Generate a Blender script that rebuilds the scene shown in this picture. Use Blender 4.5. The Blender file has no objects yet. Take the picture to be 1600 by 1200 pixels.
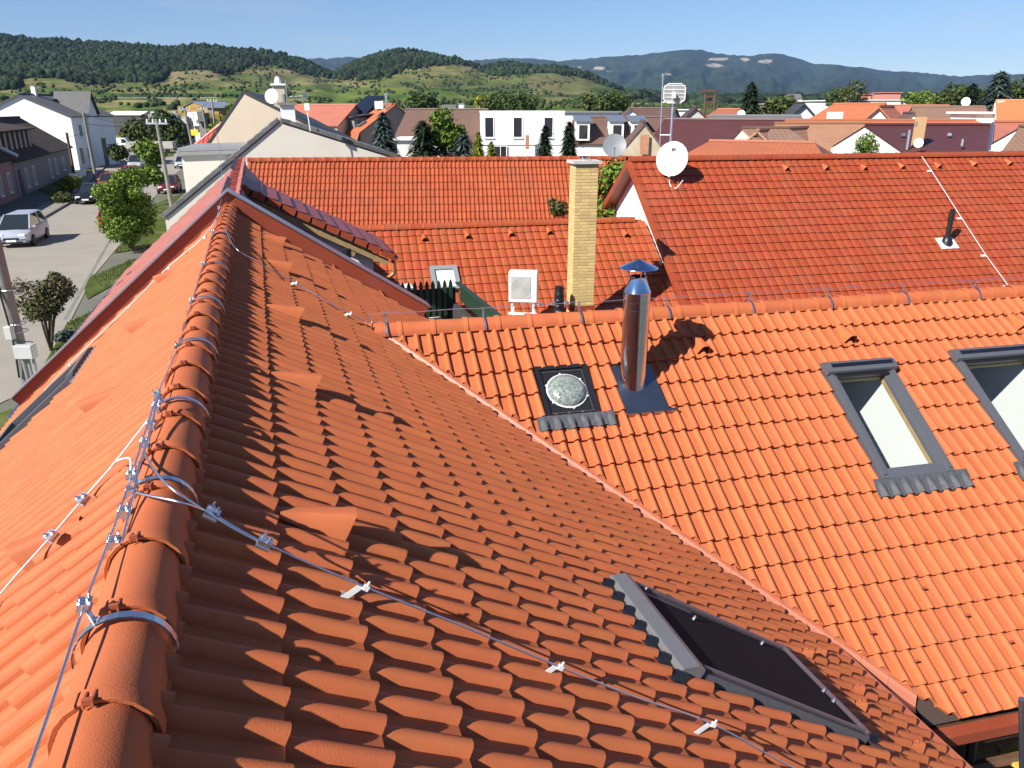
import bpy, bmesh, math, random
import numpy as np
from mathutils import Vector, Matrix
R = math.radians
random.seed(7); rng = np.random.default_rng(7)
sc = bpy.context.scene
C = sc.collection

# ------------------------------------------------------------------ camera, sky, sun, exposure
F_PX = 1208.0; HORIZON = 170.0                       # focal length and horizon row, in photo pixels (1600 x 1200)
PITCH = math.atan((600 - HORIZON) / F_PX)
cp, sp = math.cos(PITCH), math.sin(PITCH)
cam = bpy.data.cameras.new('camera'); cam.sensor_width = 36; cam.lens = 36 * F_PX / 1600
cam.clip_start = 0.05; cam.clip_end = 40000
camo = bpy.data.objects.new('camera', cam); C.objects.link(camo)
camo.location = (0, 0, 0); camo.rotation_euler = (math.pi / 2 - PITCH, 0, 0); sc.camera = camo

SUN_AZ, SUN_EL = -133.0, 38.6                         # where the sun stands (azimuth from +Y towards +X)
world = bpy.data.worlds.new('World'); sc.world = world; world.use_nodes = True
wn = world.node_tree; bg = wn.nodes['Background']
sky = wn.nodes.new('ShaderNodeTexSky'); sky.sky_type = 'NISHITA'; sky.sun_disc = False
sky.sun_elevation = R(SUN_EL); sky.sun_rotation = R(SUN_AZ); sky.altitude = 200
sky.air_density = 1.0; sky.dust_density = 0.0; sky.ozone_density = 3.0
tint = wn.nodes.new('ShaderNodeMix'); tint.data_type = 'RGBA'; tint.blend_type = 'MULTIPLY'; tint.inputs[0].default_value = 1
wn.links.new(sky.outputs[0], tint.inputs[6]); tint.inputs[7].default_value = (.88, 1.0, 1.22, 1)
tcw = wn.nodes.new('ShaderNodeTexCoord'); mpw = wn.nodes.new('ShaderNodeMapping'); mpw.inputs['Scale'].default_value = (1.6, 1.6, 9.0); wn.links.new(tcw.outputs['Generated'], mpw.inputs[0])
cn = wn.nodes.new('ShaderNodeTexNoise'); cn.inputs['Scale'].default_value = 2.3; cn.inputs['Detail'].default_value = 8; cn.inputs['Roughness'].default_value = .6; wn.links.new(mpw.outputs[0], cn.inputs['Vector'])
cr = wn.nodes.new('ShaderNodeMapRange'); cr.inputs[1].default_value = .56; cr.inputs[2].default_value = .80; cr.inputs[3].default_value = 0; cr.inputs[4].default_value = .35; wn.links.new(cn.outputs[0], cr.inputs[0])
cm_ = wn.nodes.new('ShaderNodeMix'); cm_.data_type = 'RGBA'; wn.links.new(cr.outputs[0], cm_.inputs[0]); wn.links.new(tint.outputs[2], cm_.inputs[6]); cm_.inputs[7].default_value = (7.5, 7.2, 7.6, 1)   # thin fair-weather wisps
wn.links.new(cm_.outputs[2], bg.inputs[0]); bg.inputs[1].default_value = 0.05
sl = bpy.data.lights.new('sun', 'SUN'); sl.energy = 5.0; sl.angle = R(0.53); sl.color = (1, 0.95, 0.87)
so = bpy.data.objects.new('sun', sl); C.objects.link(so)
sd = Vector((math.sin(R(SUN_AZ)) * math.cos(R(SUN_EL)), math.cos(R(SUN_AZ)) * math.cos(R(SUN_EL)), math.sin(R(SUN_EL))))
so.rotation_euler = sd.to_track_quat('Z', 'Y').to_euler(); so.location = sd * 60
sc.view_settings.view_transform = 'Standard'; sc.view_settings.look = 'None'
sc.view_settings.gamma = 1; sc.view_settings.exposure = 0.9; sc.view_settings.use_curve_mapping = False
sc.render.engine = 'CYCLES'
sc.cycles.max_bounces = 6; sc.cycles.diffuse_bounces = 2; sc.cycles.transparent_max_bounces = 12; sc.cycles.volume_bounces = 0

GZ = -7.2                                             # street level, metres below the camera

# ------------------------------------------------------------------ surveying: pixel -> point at a known depth or on a known plane
def ray(u, v):
    x = (u - 800) / F_PX; y = (600 - v) / F_PX
    return Vector((x, cp + y * sp, -sp + y * cp))
def at(u, v, y):
    r = ray(u, v); return r * (y / r.y)
def onz(u, v, z):
    r = ray(u, v); return r * (z / r.z)
def gnd(u, v): return onz(u, v, GZ)
def proj(P):
    d = P[1] * cp - P[2] * sp
    return 800 + F_PX * P[0] / d, 600 - F_PX * (P[1] * sp + P[2] * cp) / d, d
def azv(a): return Vector((math.sin(R(a)), math.cos(R(a)), 0))
UP = Vector((0, 0, 1))

# ------------------------------------------------------------------ materials
MATS = {}
def nodes(m): return m.node_tree.nodes, m.node_tree.links
def mat(name, col, rough=0.7, metal=0.0, spec=0.5, var=0.0, noise=0.0, nscale=8.0, bump=0.0, bscale=40.0, dirt=None, dscale=1.5, damt=0.3):
    """principled material with per-piece tone, mottling, patches of dirt and fine relief"""
    if name in MATS: return MATS[name]
    m = bpy.data.materials.new(name); m.use_nodes = True; N, L = nodes(m)
    b = N['Principled BSDF']; b.inputs['Roughness'].default_value = rough; b.inputs['Metallic'].default_value = metal
    b.inputs['Specular IOR Level'].default_value = spec
    b.inputs['Base Color'].default_value = (*col, 1); m.diffuse_color = (*col, 1)
    cur = None
    tc = N.new('ShaderNodeNewGeometry')
    def rgb():
        n = N.new('ShaderNodeRGB'); n.outputs[0].default_value = (*col, 1); return n.outputs[0]
    if var or noise or dirt:
        cur = rgb()
    if var:
        oi = N.new('ShaderNodeObjectInfo'); ad = N.new('ShaderNodeMath'); ad.operation = 'ADD'
        L.new(oi.outputs['Random'], ad.inputs[0]); L.new(tc.outputs['Random Per Island'], ad.inputs[1])
        fr = N.new('ShaderNodeMath'); fr.operation = 'FRACT'; L.new(ad.outputs[0], fr.inputs[0])
        mr = N.new('ShaderNodeMapRange'); L.new(fr.outputs[0], mr.inputs[0]); mr.inputs[3].default_value = 1 - var; mr.inputs[4].default_value = 1 + var
        f2 = N.new('ShaderNodeMath'); f2.operation = 'MULTIPLY'; f2.inputs[1].default_value = 7.31; L.new(ad.outputs[0], f2.inputs[0])
        f3 = N.new('ShaderNodeMath'); f3.operation = 'FRACT'; L.new(f2.outputs[0], f3.inputs[0])
        mh = N.new('ShaderNodeMapRange'); L.new(f3.outputs[0], mh.inputs[0]); mh.inputs[3].default_value = 0.5 - 0.05 * var; mh.inputs[4].default_value = 0.5 + 0.05 * var
        hs = N.new('ShaderNodeHueSaturation'); L.new(mh.outputs[0], hs.inputs['Hue']); L.new(mr.outputs[0], hs.inputs['Value']); L.new(cur, hs.inputs['Color']); cur = hs.outputs[0]
    if noise:
        nt = N.new('ShaderNodeTexNoise'); nt.inputs['Scale'].default_value = nscale; nt.inputs['Detail'].default_value = 5; L.new(tc.outputs['Position'], nt.inputs['Vector'])
        mr = N.new('ShaderNodeMapRange'); L.new(nt.outputs[0], mr.inputs[0]); mr.inputs[1].default_value = .25; mr.inputs[2].default_value = .75
        mr.inputs[3].default_value = 1 - noise; mr.inputs[4].default_value = 1 + noise
        mx = N.new('ShaderNodeVectorMath'); mx.operation = 'SCALE'; L.new(cur, mx.inputs[0]); L.new(mr.outputs[0], mx.inputs['Scale']); cur = mx.outputs[0]
    if dirt:
        nt = N.new('ShaderNodeTexNoise'); nt.inputs['Scale'].default_value = dscale; nt.inputs['Detail'].default_value = 7; nt.inputs['Roughness'].default_value = .65; L.new(tc.outputs['Position'], nt.inputs['Vector'])
        mr = N.new('ShaderNodeMapRange'); L.new(nt.outputs[0], mr.inputs[0]); mr.inputs[1].default_value = .48; mr.inputs[2].default_value = .72; mr.inputs[3].default_value = 0; mr.inputs[4].default_value = damt
        mx = N.new('ShaderNodeMix'); mx.data_type = 'RGBA'; L.new(mr.outputs[0], mx.inputs[0]); L.new(cur, mx.inputs[6]); mx.inputs[7].default_value = (*dirt, 1); cur = mx.outputs[2]
    if cur is not None: L.new(cur, b.inputs['Base Color'])
    if bump:
        nt = N.new('ShaderNodeTexNoise'); nt.inputs['Scale'].default_value = bscale; nt.inputs['Detail'].default_value = 4; L.new(tc.outputs['Position'], nt.inputs['Vector'])
        bp = N.new('ShaderNodeBump'); bp.inputs['Strength'].default_value = bump; bp.inputs['Distance'].default_value = 0.01; L.new(nt.outputs[0], bp.inputs['Height']); L.new(bp.outputs[0], b.inputs['Normal'])
    MATS[name] = m; return m

def stripes(name, col, period, axis, depth=0.5, rough=0.6, shade=0.75, rows=None, var=0.06):
    """a roof too far away to pick its pieces apart: ribs along `axis` and courses across, as relief and joint colour"""
    m = mat(name, col, rough, var=0, noise=.10, nscale=1.2); N, L = nodes(m)
    if m.get('done'): return m
    m['done'] = 1
    b = N['Principled BSDF']; src = b.inputs['Base Color'].links[0].from_socket
    tc = N.new('ShaderNodeTexCoord')
    def tri(vec, per, sharp):
        dt = N.new('ShaderNodeVectorMath'); dt.operation = 'DOT_PRODUCT'; L.new(tc.outputs['UV'], dt.inputs[0]); dt.inputs[1].default_value = vec
        ml = N.new('ShaderNodeMath'); ml.operation = 'MULTIPLY'; ml.inputs[1].default_value = 1 / per; L.new(dt.outputs['Value'], ml.inputs[0])
        fr = N.new('ShaderNodeMath'); fr.operation = 'FRACT'; L.new(ml.outputs[0], fr.inputs[0])
        return fr.outputs[0]
    a = tri((1, 0, 0), period, 0)
    pp = N.new('ShaderNodeMath'); pp.operation = 'PINGPONG'; pp.inputs[1].default_value = .5; L.new(a, pp.inputs[0])
    hgt = pp.outputs[0]
    if rows:
        c = tri((0, 1, 0), rows, 0)
        ad = N.new('ShaderNodeMath'); ad.operation = 'ADD'; L.new(hgt, ad.inputs[0]); L.new(c, ad.inputs[1]); hgt = ad.outputs[0]
        lt = N.new('ShaderNodeMath'); lt.operation = 'LESS_THAN'; lt.inputs[1].default_value = .12; L.new(c, lt.inputs[0])
        mx = N.new('ShaderNodeMix'); mx.data_type = 'RGBA'; L.new(lt.outputs[0], mx.inputs[0]); L.new(src, mx.inputs[6]); mx.inputs[7].default_value = (*[x * shade for x in col], 1)
        L.new(mx.outputs[2], b.inputs['Base Color'])
    bp = N.new('ShaderNodeBump'); bp.inputs['Strength'].default_value = depth; bp.inputs['Distance'].default_value = .06; L.new(hgt, bp.inputs['Height']); L.new(bp.outputs[0], b.inputs['Normal'])
    return m

TILE = mat('roof_tile_orange', (.45, .124, .047), .6, spec=.2, var=.05, noise=.10, nscale=5, bump=.22, bscale=220, dirt=(.30, .13, .07), dscale=2.2, damt=.22)
TILE_C = mat('roof_tile_red', (.295, .054, .019), .5, spec=.4, var=.07, noise=.08, nscale=3, bump=.2, bscale=120, dirt=(.25, .10, .06), dscale=1.2, damt=.3)
TILE_E = mat('roof_tile_warm', (.345, .072, .024), .5, spec=.4, var=.08, noise=.08, nscale=3, bump=.2, bscale=120, dirt=(.25, .10, .06), dscale=1.2, damt=.3)
TILE_D = mat('roof_tile_old', (.335, .072, .026), .6, spec=.3, var=.10, noise=.12, nscale=2, bump=.2, bscale=100, dirt=(.20, .09, .05), dscale=.9, damt=.35)
TILE_F = mat('roof_tile_glazed', (.24, .055, .045), .42, spec=.45, var=.08, noise=.06, nscale=3)
REDMETAL = mat('red_sheet_metal', (0.255, 0.052, 0.024), .42, spec=.5, noise=.10, nscale=2, dirt=(.25, .10, .07), dscale=3, damt=.35)
DECK = mat('roof_membrane', (.05, .03, .025), .9)
STEEL = mat('stainless_steel', (.66, .66, .68), .14, 1.0, noise=.05, nscale=3)
ZINC = mat('galvanised_steel', (.62, .65, .70), .38, 1.0, noise=.12, nscale=40)
ALU = mat('aluminium_wire', (.72, .74, .80), .32, 1.0)
WIRE_W = mat('pale_wire', (.72, .72, .72), .5)
GREYFRAME = mat('anthracite_frame', (.085, .09, .105), .42, spec=.5, noise=.08, nscale=30)
GREYFLASH = mat('lead_flashing', (.075, .078, .088), .6, spec=.25, noise=.15, nscale=25, bump=.4, bscale=60)
BLACKP = mat('black_plastic', (.012, .012, .014), .4)
BLACKM = mat('black_mesh', (.016, .015, .018), .9, spec=.1, noise=.1, nscale=300)
WHITEP = mat('white_paint', (.80, .80, .78), .6, noise=.03, nscale=2, dirt=(.55, .53, .48), dscale=.6, damt=.25)
WHITEM = mat('white_metal', (.80, .81, .80), .35, spec=.5, noise=.04, nscale=4)
INTERIOR = mat('interior_white', (.56, .58, .57), .8)
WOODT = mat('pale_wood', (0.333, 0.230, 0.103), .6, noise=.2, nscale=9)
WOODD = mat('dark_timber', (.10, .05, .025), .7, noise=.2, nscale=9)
GREEN = mat('green_painted_wood', (.016, .038, .020), .5, noise=.15, nscale=10)
CREAM = mat('cream_render', (.66, .62, .53), .85, noise=.04, nscale=.8, bump=.15, bscale=60, dirt=(.5, .46, .38), dscale=.5, damt=.3)
BEIGE = mat('beige_render', (.60, .50, .38), .85, noise=.05, nscale=.8, dirt=(.5, .42, .33), dscale=.5, damt=.3)
PINK = mat('pink_render', (.32, .175, .155), .85, noise=.06, nscale=.8, dirt=(.35, .24, .2), dscale=.6, damt=.3)
GREYW = mat('grey_render', (.42, .41, .39), .85, noise=.06, nscale=.8, dirt=(.28, .26, .24), dscale=.5, damt=.4)
GREYROOF = mat('grey_concrete_tile', (.20, .20, .20), .7, noise=.2, nscale=3)
DARKROOF = mat('dark_roof_sheet', (.045, .045, .05), .6, noise=.2, nscale=2)
CONCRETE = mat('weathered_concrete', (0.206, 0.200, 0.182), .85, noise=.15, nscale=3, bump=.3, bscale=30, dirt=(.2, .19, .17), dscale=1, damt=.4)
BRICK_Y = mat('yellow_brick', (.56, .40, .17), .75, var=.13, noise=.08, nscale=20, bump=.25, bscale=90)
MORTAR = mat('mortar', (.42, .33, .20), .9)
DARKGLASS = mat('window_glass_dark', (.02, .025, .03), .06, spec=.8)
SOLAR = mat('solar_panel', (.008, .010, .018), .12, spec=.7)

def glass_mat(name='clear_glass', tint=(.96, .98, .98)):
    m = bpy.data.materials.new(name); m.use_nodes = True; N, L = nodes(m); N.remove(N['Principled BSDF'])
    t = N.new('ShaderNodeBsdfTransparent'); t.inputs[0].default_value = (*tint, 1)
    g = N.new('ShaderNodeBsdfGlossy'); g.inputs['Roughness'].default_value = .03
    lw = N.new('ShaderNodeLayerWeight'); lw.inputs[0].default_value = .5
    pw = N.new('ShaderNodeMath'); pw.operation = 'POWER'; pw.inputs[1].default_value = 5; L.new(lw.outputs['Facing'], pw.inputs[0])
    fz = N.new('ShaderNodeMath'); fz.operation = 'MULTIPLY_ADD'; fz.inputs[1].default_value = .9; fz.inputs[2].default_value = .045; L.new(pw.outputs[0], fz.inputs[0])
    mx = N.new('ShaderNodeMixShader'); L.new(fz.outputs[0], mx.inputs[0]); L.new(t.outputs[0], mx.inputs[1]); L.new(g.outputs[0], mx.inputs[2])
    L.new(mx.outputs[0], N['Material Output'].inputs[0]); return m
GLASS = glass_mat()

# ------------------------------------------------------------------ mesh building
class MB:
    def __init__(s): s.v = []; s.f = []; s.uv = None
    def add(s, vs, fs):
        k = len(s.v); s.v += [tuple(p) for p in vs]; s.f += [tuple(i + k for i in f) for f in fs]; return s
    def quad(s, a, b, c, d): return s.add([a, b, c, d], [(0, 1, 2, 3)])
    def box(s, c, sx, sy, sz, M=None):
        """box centred on c; M (3x3 or 4x4) turns it"""
        vs = []
        for x in (-.5, .5):
            for y in (-.5, .5):
                for z in (-.5, .5):
                    p = Vector((x * sx, y * sy, z * sz))
                    if M is not None: p = M @ p
                    vs.append(Vector(c) + p)
        return s.add(vs, [(0, 1, 3, 2), (4, 6, 7, 5), (0, 4, 5, 1), (2, 3, 7, 6), (0, 2, 6, 4), (1, 5, 7, 3)])
    def tube(s, pts, r, n=8, cap=True, radii=None):
        pts = [Vector(p) for p in pts]; rings = []; prev = None
        for i, p in enumerate(pts):
            t = (pts[min(i + 1, len(pts) - 1)] - pts[max(i - 1, 0)])
            if t.length < 1e-9: t = Vector((0, 0, 1))
            t.normalize()
            if prev is None:
                a = t.cross(UP if abs(t.z) < .95 else Vector((1, 0, 0)))
            else:
                a = prev - t * prev.dot(t)
            a.normalize(); b = t.cross(a); prev = a
            rr = radii[i] if radii else r
            rings.append([p + (a * math.cos(2 * math.pi * k / n) + b * math.sin(2 * math.pi * k / n)) * rr for k in range(n)])
        vs = [q for g in rings for q in g]; fs = []
        for i in range(len(rings) - 1):
            for k in range(n):
                fs.append((i * n + k, i * n + (k + 1) % n, (i + 1) * n + (k + 1) % n, (i + 1) * n + k))
        if cap: fs += [tuple(range(n))[::-1], tuple((len(rings) - 1) * n + k for k in range(n))]
        return s.add(vs, fs)
    def lathe(s, base, prof, n=20, axis=UP, cap=True):
        """profile [(radius, height)] turned about an axis through base"""
        axis = Vector(axis).normalized(); a = axis.cross(Vector((1, 0, 0)) if abs(axis.x) < .9 else Vector((0, 1, 0))).normalized(); b = axis.cross(a)
        vs = []; fs = []
        for (r, h) in prof:
            vs += [Vector(base) + axis * h + (a * math.cos(2 * math.pi * k / n) + b * math.sin(2 * math.pi * k / n)) * r for k in range(n)]
        for i in range(len(prof) - 1):
            for k in range(n):
                fs.append((i * n + k, i * n + (k + 1) % n, (i + 1) * n + (k + 1) % n, (i + 1) * n + k))
        if cap: fs += [tuple(range(n))[::-1], tuple((len(prof) - 1) * n + k for k in range(n))]
        return s.add(vs, fs)
    def prism(s, poly, off):
        """polygon (list of points) extruded by the vector off"""
        n = len(poly); off = Vector(off); vs = [Vector(p) for p in poly] + [Vector(p) + off for p in poly]
        fs = [tuple(range(n))[::-1], tuple(range(n, 2 * n))] + [(i, (i + 1) % n, n + (i + 1) % n, n + i) for i in range(n)]
        return s.add(vs, fs)
    def mesh(s, name, m=None, smooth=False, angle=None):
        me = bpy.data.meshes.new(name); me.from_pydata([tuple(p) for p in s.v], [], s.f)
        if s.uv:
            ul = me.uv_layers.new(name='UVMap')
            for li, uv in enumerate(s.uv): ul.data[li].uv = uv
        bm = bmesh.new(); bm.from_mesh(me); bmesh.ops.recalc_face_normals(bm, faces=bm.faces); bm.to_mesh(me); bm.free()
        if m: me.materials.append(m)
        if smooth:
            me.polygons.foreach_set('use_smooth', [True] * len(me.polygons))
            me.set_sharp_from_angle(angle=R(angle or 38))
        me.update(); return me

def link(name, me, parent=None, inv=None):
    o = bpy.data.objects.new(name, me); C.objects.link(o)
    if parent is not None:
        o.parent = parent
        if parent.type == 'EMPTY': o.matrix_parent_inverse = Matrix.Translation(-parent.location)
    return o
def part(name, mb, m, parent, smooth=False, angle=None):
    """mesh in world coordinates as a part of a thing (or a sub-part of a part)"""
    return link(name, mb.mesh(name, m, smooth, angle), parent)
def tag(o, label=None, cat=None, group=None, kind=None):
    if label: o['label'] = label
    if cat: o['category'] = cat
    if group: o['group'] = group
    if kind: o['kind'] = kind
    return o
def thing(name, label, cat, loc=(0, 0, 0), group=None):
    o = bpy.data.objects.new(name, None); o.empty_display_size = .3; C.objects.link(o); o.location = Vector(loc)
    return tag(o, label, cat, group)
def single(name, mb, m, label, cat, group=None, smooth=False, angle=None):
    return tag(link(name, mb.mesh(name, m, smooth, angle)), label, cat, group)
def struct(name, mb, m, smooth=False):
    return tag(link(name, mb.mesh(name, m, smooth)), kind='structure')

# ------------------------------------------------------------------ roof planes
class Plane:
    """roof slope: O on the apex line, e along it, d down the slope, n outwards"""
    def __init__(s, O, e, out, pitch):
        s.O = Vector(O); s.e = Vector(e).normalized(); t = R(pitch)
        s.d = (Vector(out).normalized() * math.cos(t) - UP * math.sin(t)).normalized()
        s.n = s.e.cross(-s.d).normalized(); s.pitch = pitch
        assert s.n.z > 0
        s.M3 = Matrix((s.e, -s.d, s.n)).transposed()
    def pt(s, a, b, c=0): return s.O + s.e * a + s.d * b + s.n * c
    def px(s, u, v, c=0):
        r = ray(u, v); P = r * ((s.O + s.n * c).dot(s.n) / r.dot(s.n)); q = P - s.O; return q.dot(s.e), q.dot(s.d)
    def mat(s, a, b, c=0):
        return Matrix.Translation(s.pt(a, b, c)) @ s.M3.to_4x4()
    def z(s, x, y): return s.O.z - ((Vector((x, y, 0)) - s.O).dot(s.n) + s.O.z * s.n.z) / s.n.z if False else (s.O.dot(s.n) - s.n.x * x - s.n.y * y) / s.n.z

ROLL = [(0, 0), (.05, .26), (.17, .72), (.34, .95), (.52, 1.0), (.70, .94), (.86, .70), (.96, .34), (1.0, 0)]   # cross-section of one roll, steeper on its far side
def tile_mesh(name, m, wave, nw, gauge, amp, step, lobe=(.36, .99), thick=.018, head=.05, sub=6):
    """interlocking tile: nw rolls across; local y is up-slope, front edge at -gauge, head at +head"""
    xs = []; zs = []
    for k in range(nw):
        x0 = k * wave
        for t in ([0] if k == 0 else []): xs.append(x0); zs.append(0)
        for t, h in ROLL:
            xs.append(x0 + wave * (lobe[0] + (lobe[1] - lobe[0]) * t)); zs.append(amp * h)
        if lobe[1] < .999: xs += [x0 + wave * (lobe[1] + .012), x0 + wave]; zs += [-.006, 0]
    mb = MB(); n = len(xs)
    def zt(y): return step * (head - y) / (head + gauge) 
    back = [(xs[i], head, zs[i] * .92 - .004) for i in range(n)]
    front = [(xs[i], -gauge, zs[i] + step) for i in range(n)]
    skirt = [(xs[i], -gauge + .004, zs[i] * .80 + step - thick) for i in range(n)]
    mb.v = back + front + skirt
    for i in range(n - 1):
        mb.f.append((i, i + 1, n + i + 1, n + i)); mb.f.append((n + i, n + i + 1, 2 * n + i + 1, 2 * n + i))
    me = bpy.data.meshes.new(name); me.from_pydata(mb.v, [], mb.f); me.materials.append(m)
    bm = bmesh.new(); bm.from_mesh(me)
    for f in bm.faces:
        if f.normal.z < 0 and abs(f.normal.z) > .3: f.normal_flip()
    bm.to_mesh(me); bm.free()
    me.polygons.foreach_set('use_smooth', [True] * len(me.polygons)); me.set_sharp_from_angle(angle=R(50))
    return me

def in_rects(a, b, rects, pad=0.0):
    return any(r[0] - pad < a < r[1] + pad and r[2] - pad < b < r[3] + pad for r in rects)

def lay_tiles(pl, roof, me, w, gauge, a_range, first, nrows, rects=(), cuts=(), jitter=.0025, skip=None, ranked=None, half=None):
    """tiles of one slope. cuts: (point, normal) half-spaces to keep. Every tile goes to `ranked`, which later keeps the
    300 that show largest as objects and joins the rest"""
    n = int(round((a_range[1] - a_range[0]) / w))
    for k in range(nrows):
        b_front = first + k * gauge
        for i in range(n):
            a = a_range[0] + i * w
            ac, bc = a + w / 2, b_front - gauge / 2
            h0, h1 = in_rects(a + w * .25, bc, rects), in_rects(a + w * .75, bc, rects)
            if h0 and h1: continue
            use, a_t = me, a
            if (h0 or h1) and half: use, a_t = half, a + (w / 2 if h0 else 0)
            elif in_rects(ac, bc, rects): continue
            if skip and skip(ac, bc): continue
            mids = [pl.pt(a + dx * w, b_front - gauge * dy) for dx in (0, 1) for dy in (0, 1)]
            cut = []; drop = False
            for (P, nn) in cuts:
                ds = [(q - P).dot(nn) for q in mids]
                if max(ds) < -.01: drop = True; break
                if min(ds) < .02: cut.append((P, nn))
            if drop: continue
            M = pl.mat(a_t + random.gauss(0, jitter * .6), b_front - gauge + random.gauss(0, jitter), random.uniform(0, jitter))
            M = M @ Matrix.Rotation(random.gauss(0, .0045), 4, 'Z') @ Matrix.Rotation(random.gauss(0, .004), 4, 'X')
            cpt = pl.pt(ac, bc, .03); u, v, d = proj(cpt)
            vis = d > .3 and -60 < u < 1660 and -40 < v < 1270
            score = (abs(pl.n.dot(-cpt.normalized())) / d ** 2) if vis else -1
            ranked.append((score, roof, use, M, tuple(cut)))

CLEAN = []                                            # cuts that leave no edge of their own (under ridge tiles)
def realise(ranked, limit=300, name='tile'):
    ranked.sort(key=lambda t: -t[0]); rest = {}
    for i, (score, roof, me, M, cut) in enumerate(ranked):
        m2 = me
        if cut:
            bm = bmesh.new(); bm.from_mesh(me); Mi = M.inverted()
            for (P, nn) in cut:
                p = Mi @ P; q = (Mi.to_3x3() @ nn).normalized()
                r = bmesh.ops.bisect_plane(bm, geom=bm.verts[:] + bm.edges[:] + bm.faces[:], plane_co=p, plane_no=q, clear_inner=True)
                ed = [g for g in r['geom_cut'] if isinstance(g, bmesh.types.BMEdge)]
                if ed and (P, nn) not in CLEAN:
                    ex = bmesh.ops.extrude_edge_only(bm, edges=ed)
                    for g in ex['geom']:
                        if isinstance(g, bmesh.types.BMVert): g.co.z -= .035
            if not bm.faces: bm.free(); continue
            m2 = bpy.data.meshes.new(me.name + '_cut'); bm.to_mesh(m2); bm.free(); m2.materials.append(me.materials[0])
            m2.polygons.foreach_set('use_smooth', [True] * len(m2.polygons)); m2.set_sharp_from_angle(angle=R(50))
        if i < limit and score > 0:
            o = link(name, m2, roof); o.matrix_basis = M
        else:
            rest.setdefault(roof.name, (roof, []))[1].append((m2, M))
    for rn, (roof, lst) in rest.items():
        V = []; Fc = []; k = 0; mt = lst[0][0].materials[0]; cache = {}
        loops = []; starts = []; tot = []
        off = 0
        for me, M in lst:
            if me.name not in cache:
                co = np.empty(len(me.vertices) * 3); me.vertices.foreach_get('co', co); co = co.reshape(-1, 3)
                li = np.empty(len(me.loops), int); me.loops.foreach_get('vertex_index', li)
                lt = np.empty(len(me.polygons), int); me.polygons.foreach_get('loop_total', lt)
                cache[me.name] = (co, li, lt)
            co, li, lt = cache[me.name]; A = np.array(M)
            V.append(co @ A[:3, :3].T + A[:3, 3]); loops.append(li + k); tot.append(lt); k += len(co)
        o = link(name + 's_joined', np_mesh(name + 's_joined', np.concatenate(V), np.concatenate(loops), np.concatenate(tot), mt, 50), roof)
        o['kind'] = 'stuff'

def np_mesh(name, V, loops, tot, m, sharp=None, smooth=True):
    me = bpy.data.meshes.new(name); me.vertices.add(len(V)); me.vertices.foreach_set('co', np.ascontiguousarray(V, dtype=np.float32).ravel())
    me.loops.add(len(loops)); me.loops.foreach_set('vertex_index', loops.astype(np.int32))
    me.polygons.add(len(tot)); st = np.concatenate([[0], np.cumsum(tot)[:-1]]); me.polygons.foreach_set('loop_start', st.astype(np.int32)); me.polygons.foreach_set('loop_total', tot.astype(np.int32))
    me.update(calc_edges=True); me.validate()
    if m: me.materials.append(m)
    if smooth:
        me.polygons.foreach_set('use_smooth', [True] * len(me.polygons))
        if sharp: me.set_sharp_from_angle(angle=R(sharp))
    return me

def deck(pl, name, a0, a1, b0, b1, parent, m, c=-.05, rects=(), keep=None, cell=.15):
    """membrane under the tiles, with the window openings left out"""
    mb = MB(); na = int((a1 - a0) / cell) + 1; nb = int((b1 - b0) / cell) + 1
    idx = {}
    def vid(i, j):
        if (i, j) not in idx: idx[(i, j)] = len(mb.v); mb.v.append(tuple(pl.pt(min(a0 + i * cell, a1), min(b0 + j * cell, b1), c)))
        return idx[(i, j)]
    for i in range(na):
        for j in range(nb):
            a = a0 + (i + .5) * cell; b = b0 + (j + .5) * cell
            if a > a1 or b > b1 or in_rects(a, b, rects, .02): continue
            if keep and not keep(pl.pt(a, b)): continue
            mb.f.append((vid(i, j), vid(i + 1, j), vid(i + 1, j + 1), vid(i, j + 1)))
    return part(name, mb, m, parent)

def ridge_mesh(name, m, length, r=.118, over=.045, flare=1.09, thick=.014, n=10):
    """half-round ridge tile, local y along the ridge: the -y end flares over its neighbour"""
    mb = MB(); L = length
    prof = [(L + over, .92), (.05, 1.0), (.045, flare * .99), (0.0, flare), (-.008, flare * .98), (-.006, flare - thick / r)]
    def ring(y, k):
        out = []
        for i in range(n + 1):
            t = math.pi * (1.04 * i / n - .02); x = -math.cos(t) * r * k * .98; z = math.sin(t) * r * k * .98
            out.append((x, y, z * .98 - .012 * (1 - math.sin(max(0, min(math.pi, t)))) ))
        return out
    for (y, k) in prof: mb.v += ring(y, k)
    w = n + 1
    for j in range(len(prof) - 1):
        for i in range(n): mb.f.append((j * w + i, j * w + i + 1, (j + 1) * w + i + 1, (j + 1) * w + i))
    return mb.mesh(name, m, True, 45)

# ================================================================== OUR HOUSE (ridge running away to the left) AND ITS WING
dA = azv(-17.5); nA = Vector((dA.y, -dA.x, 0))
dB = azv(76.8); nB = Vector((-dB.y, dB.x, 0))                    # nB points away from the camera
A_O = nA * -.48 + UP * -1.398
PA = Plane(A_O, dA, nA, 33.0)                                     # courtyard slope
PL = Plane(A_O, -dA, -nA, 40.6)                                   # street slope
B_H, B_Y = -2.25, 8.497
B_O = nB * B_Y + UP * (B_H - .105)
PB = Plane(B_O, dB, -nB, 34.0)
PBb = Plane(B_O, -dB, nB, 34.0)
GAUGE = .3225; A_FIRST = .441 - GAUGE; A_ROWS = 19; A_EAVE = A_FIRST + 18 * GAUGE
B_FIRST = .405; B_ROWS = 15; B_EAVE = B_FIRST + 14 * GAUGE
S_END = 12.18                                                     # firewall at the far gable

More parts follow.
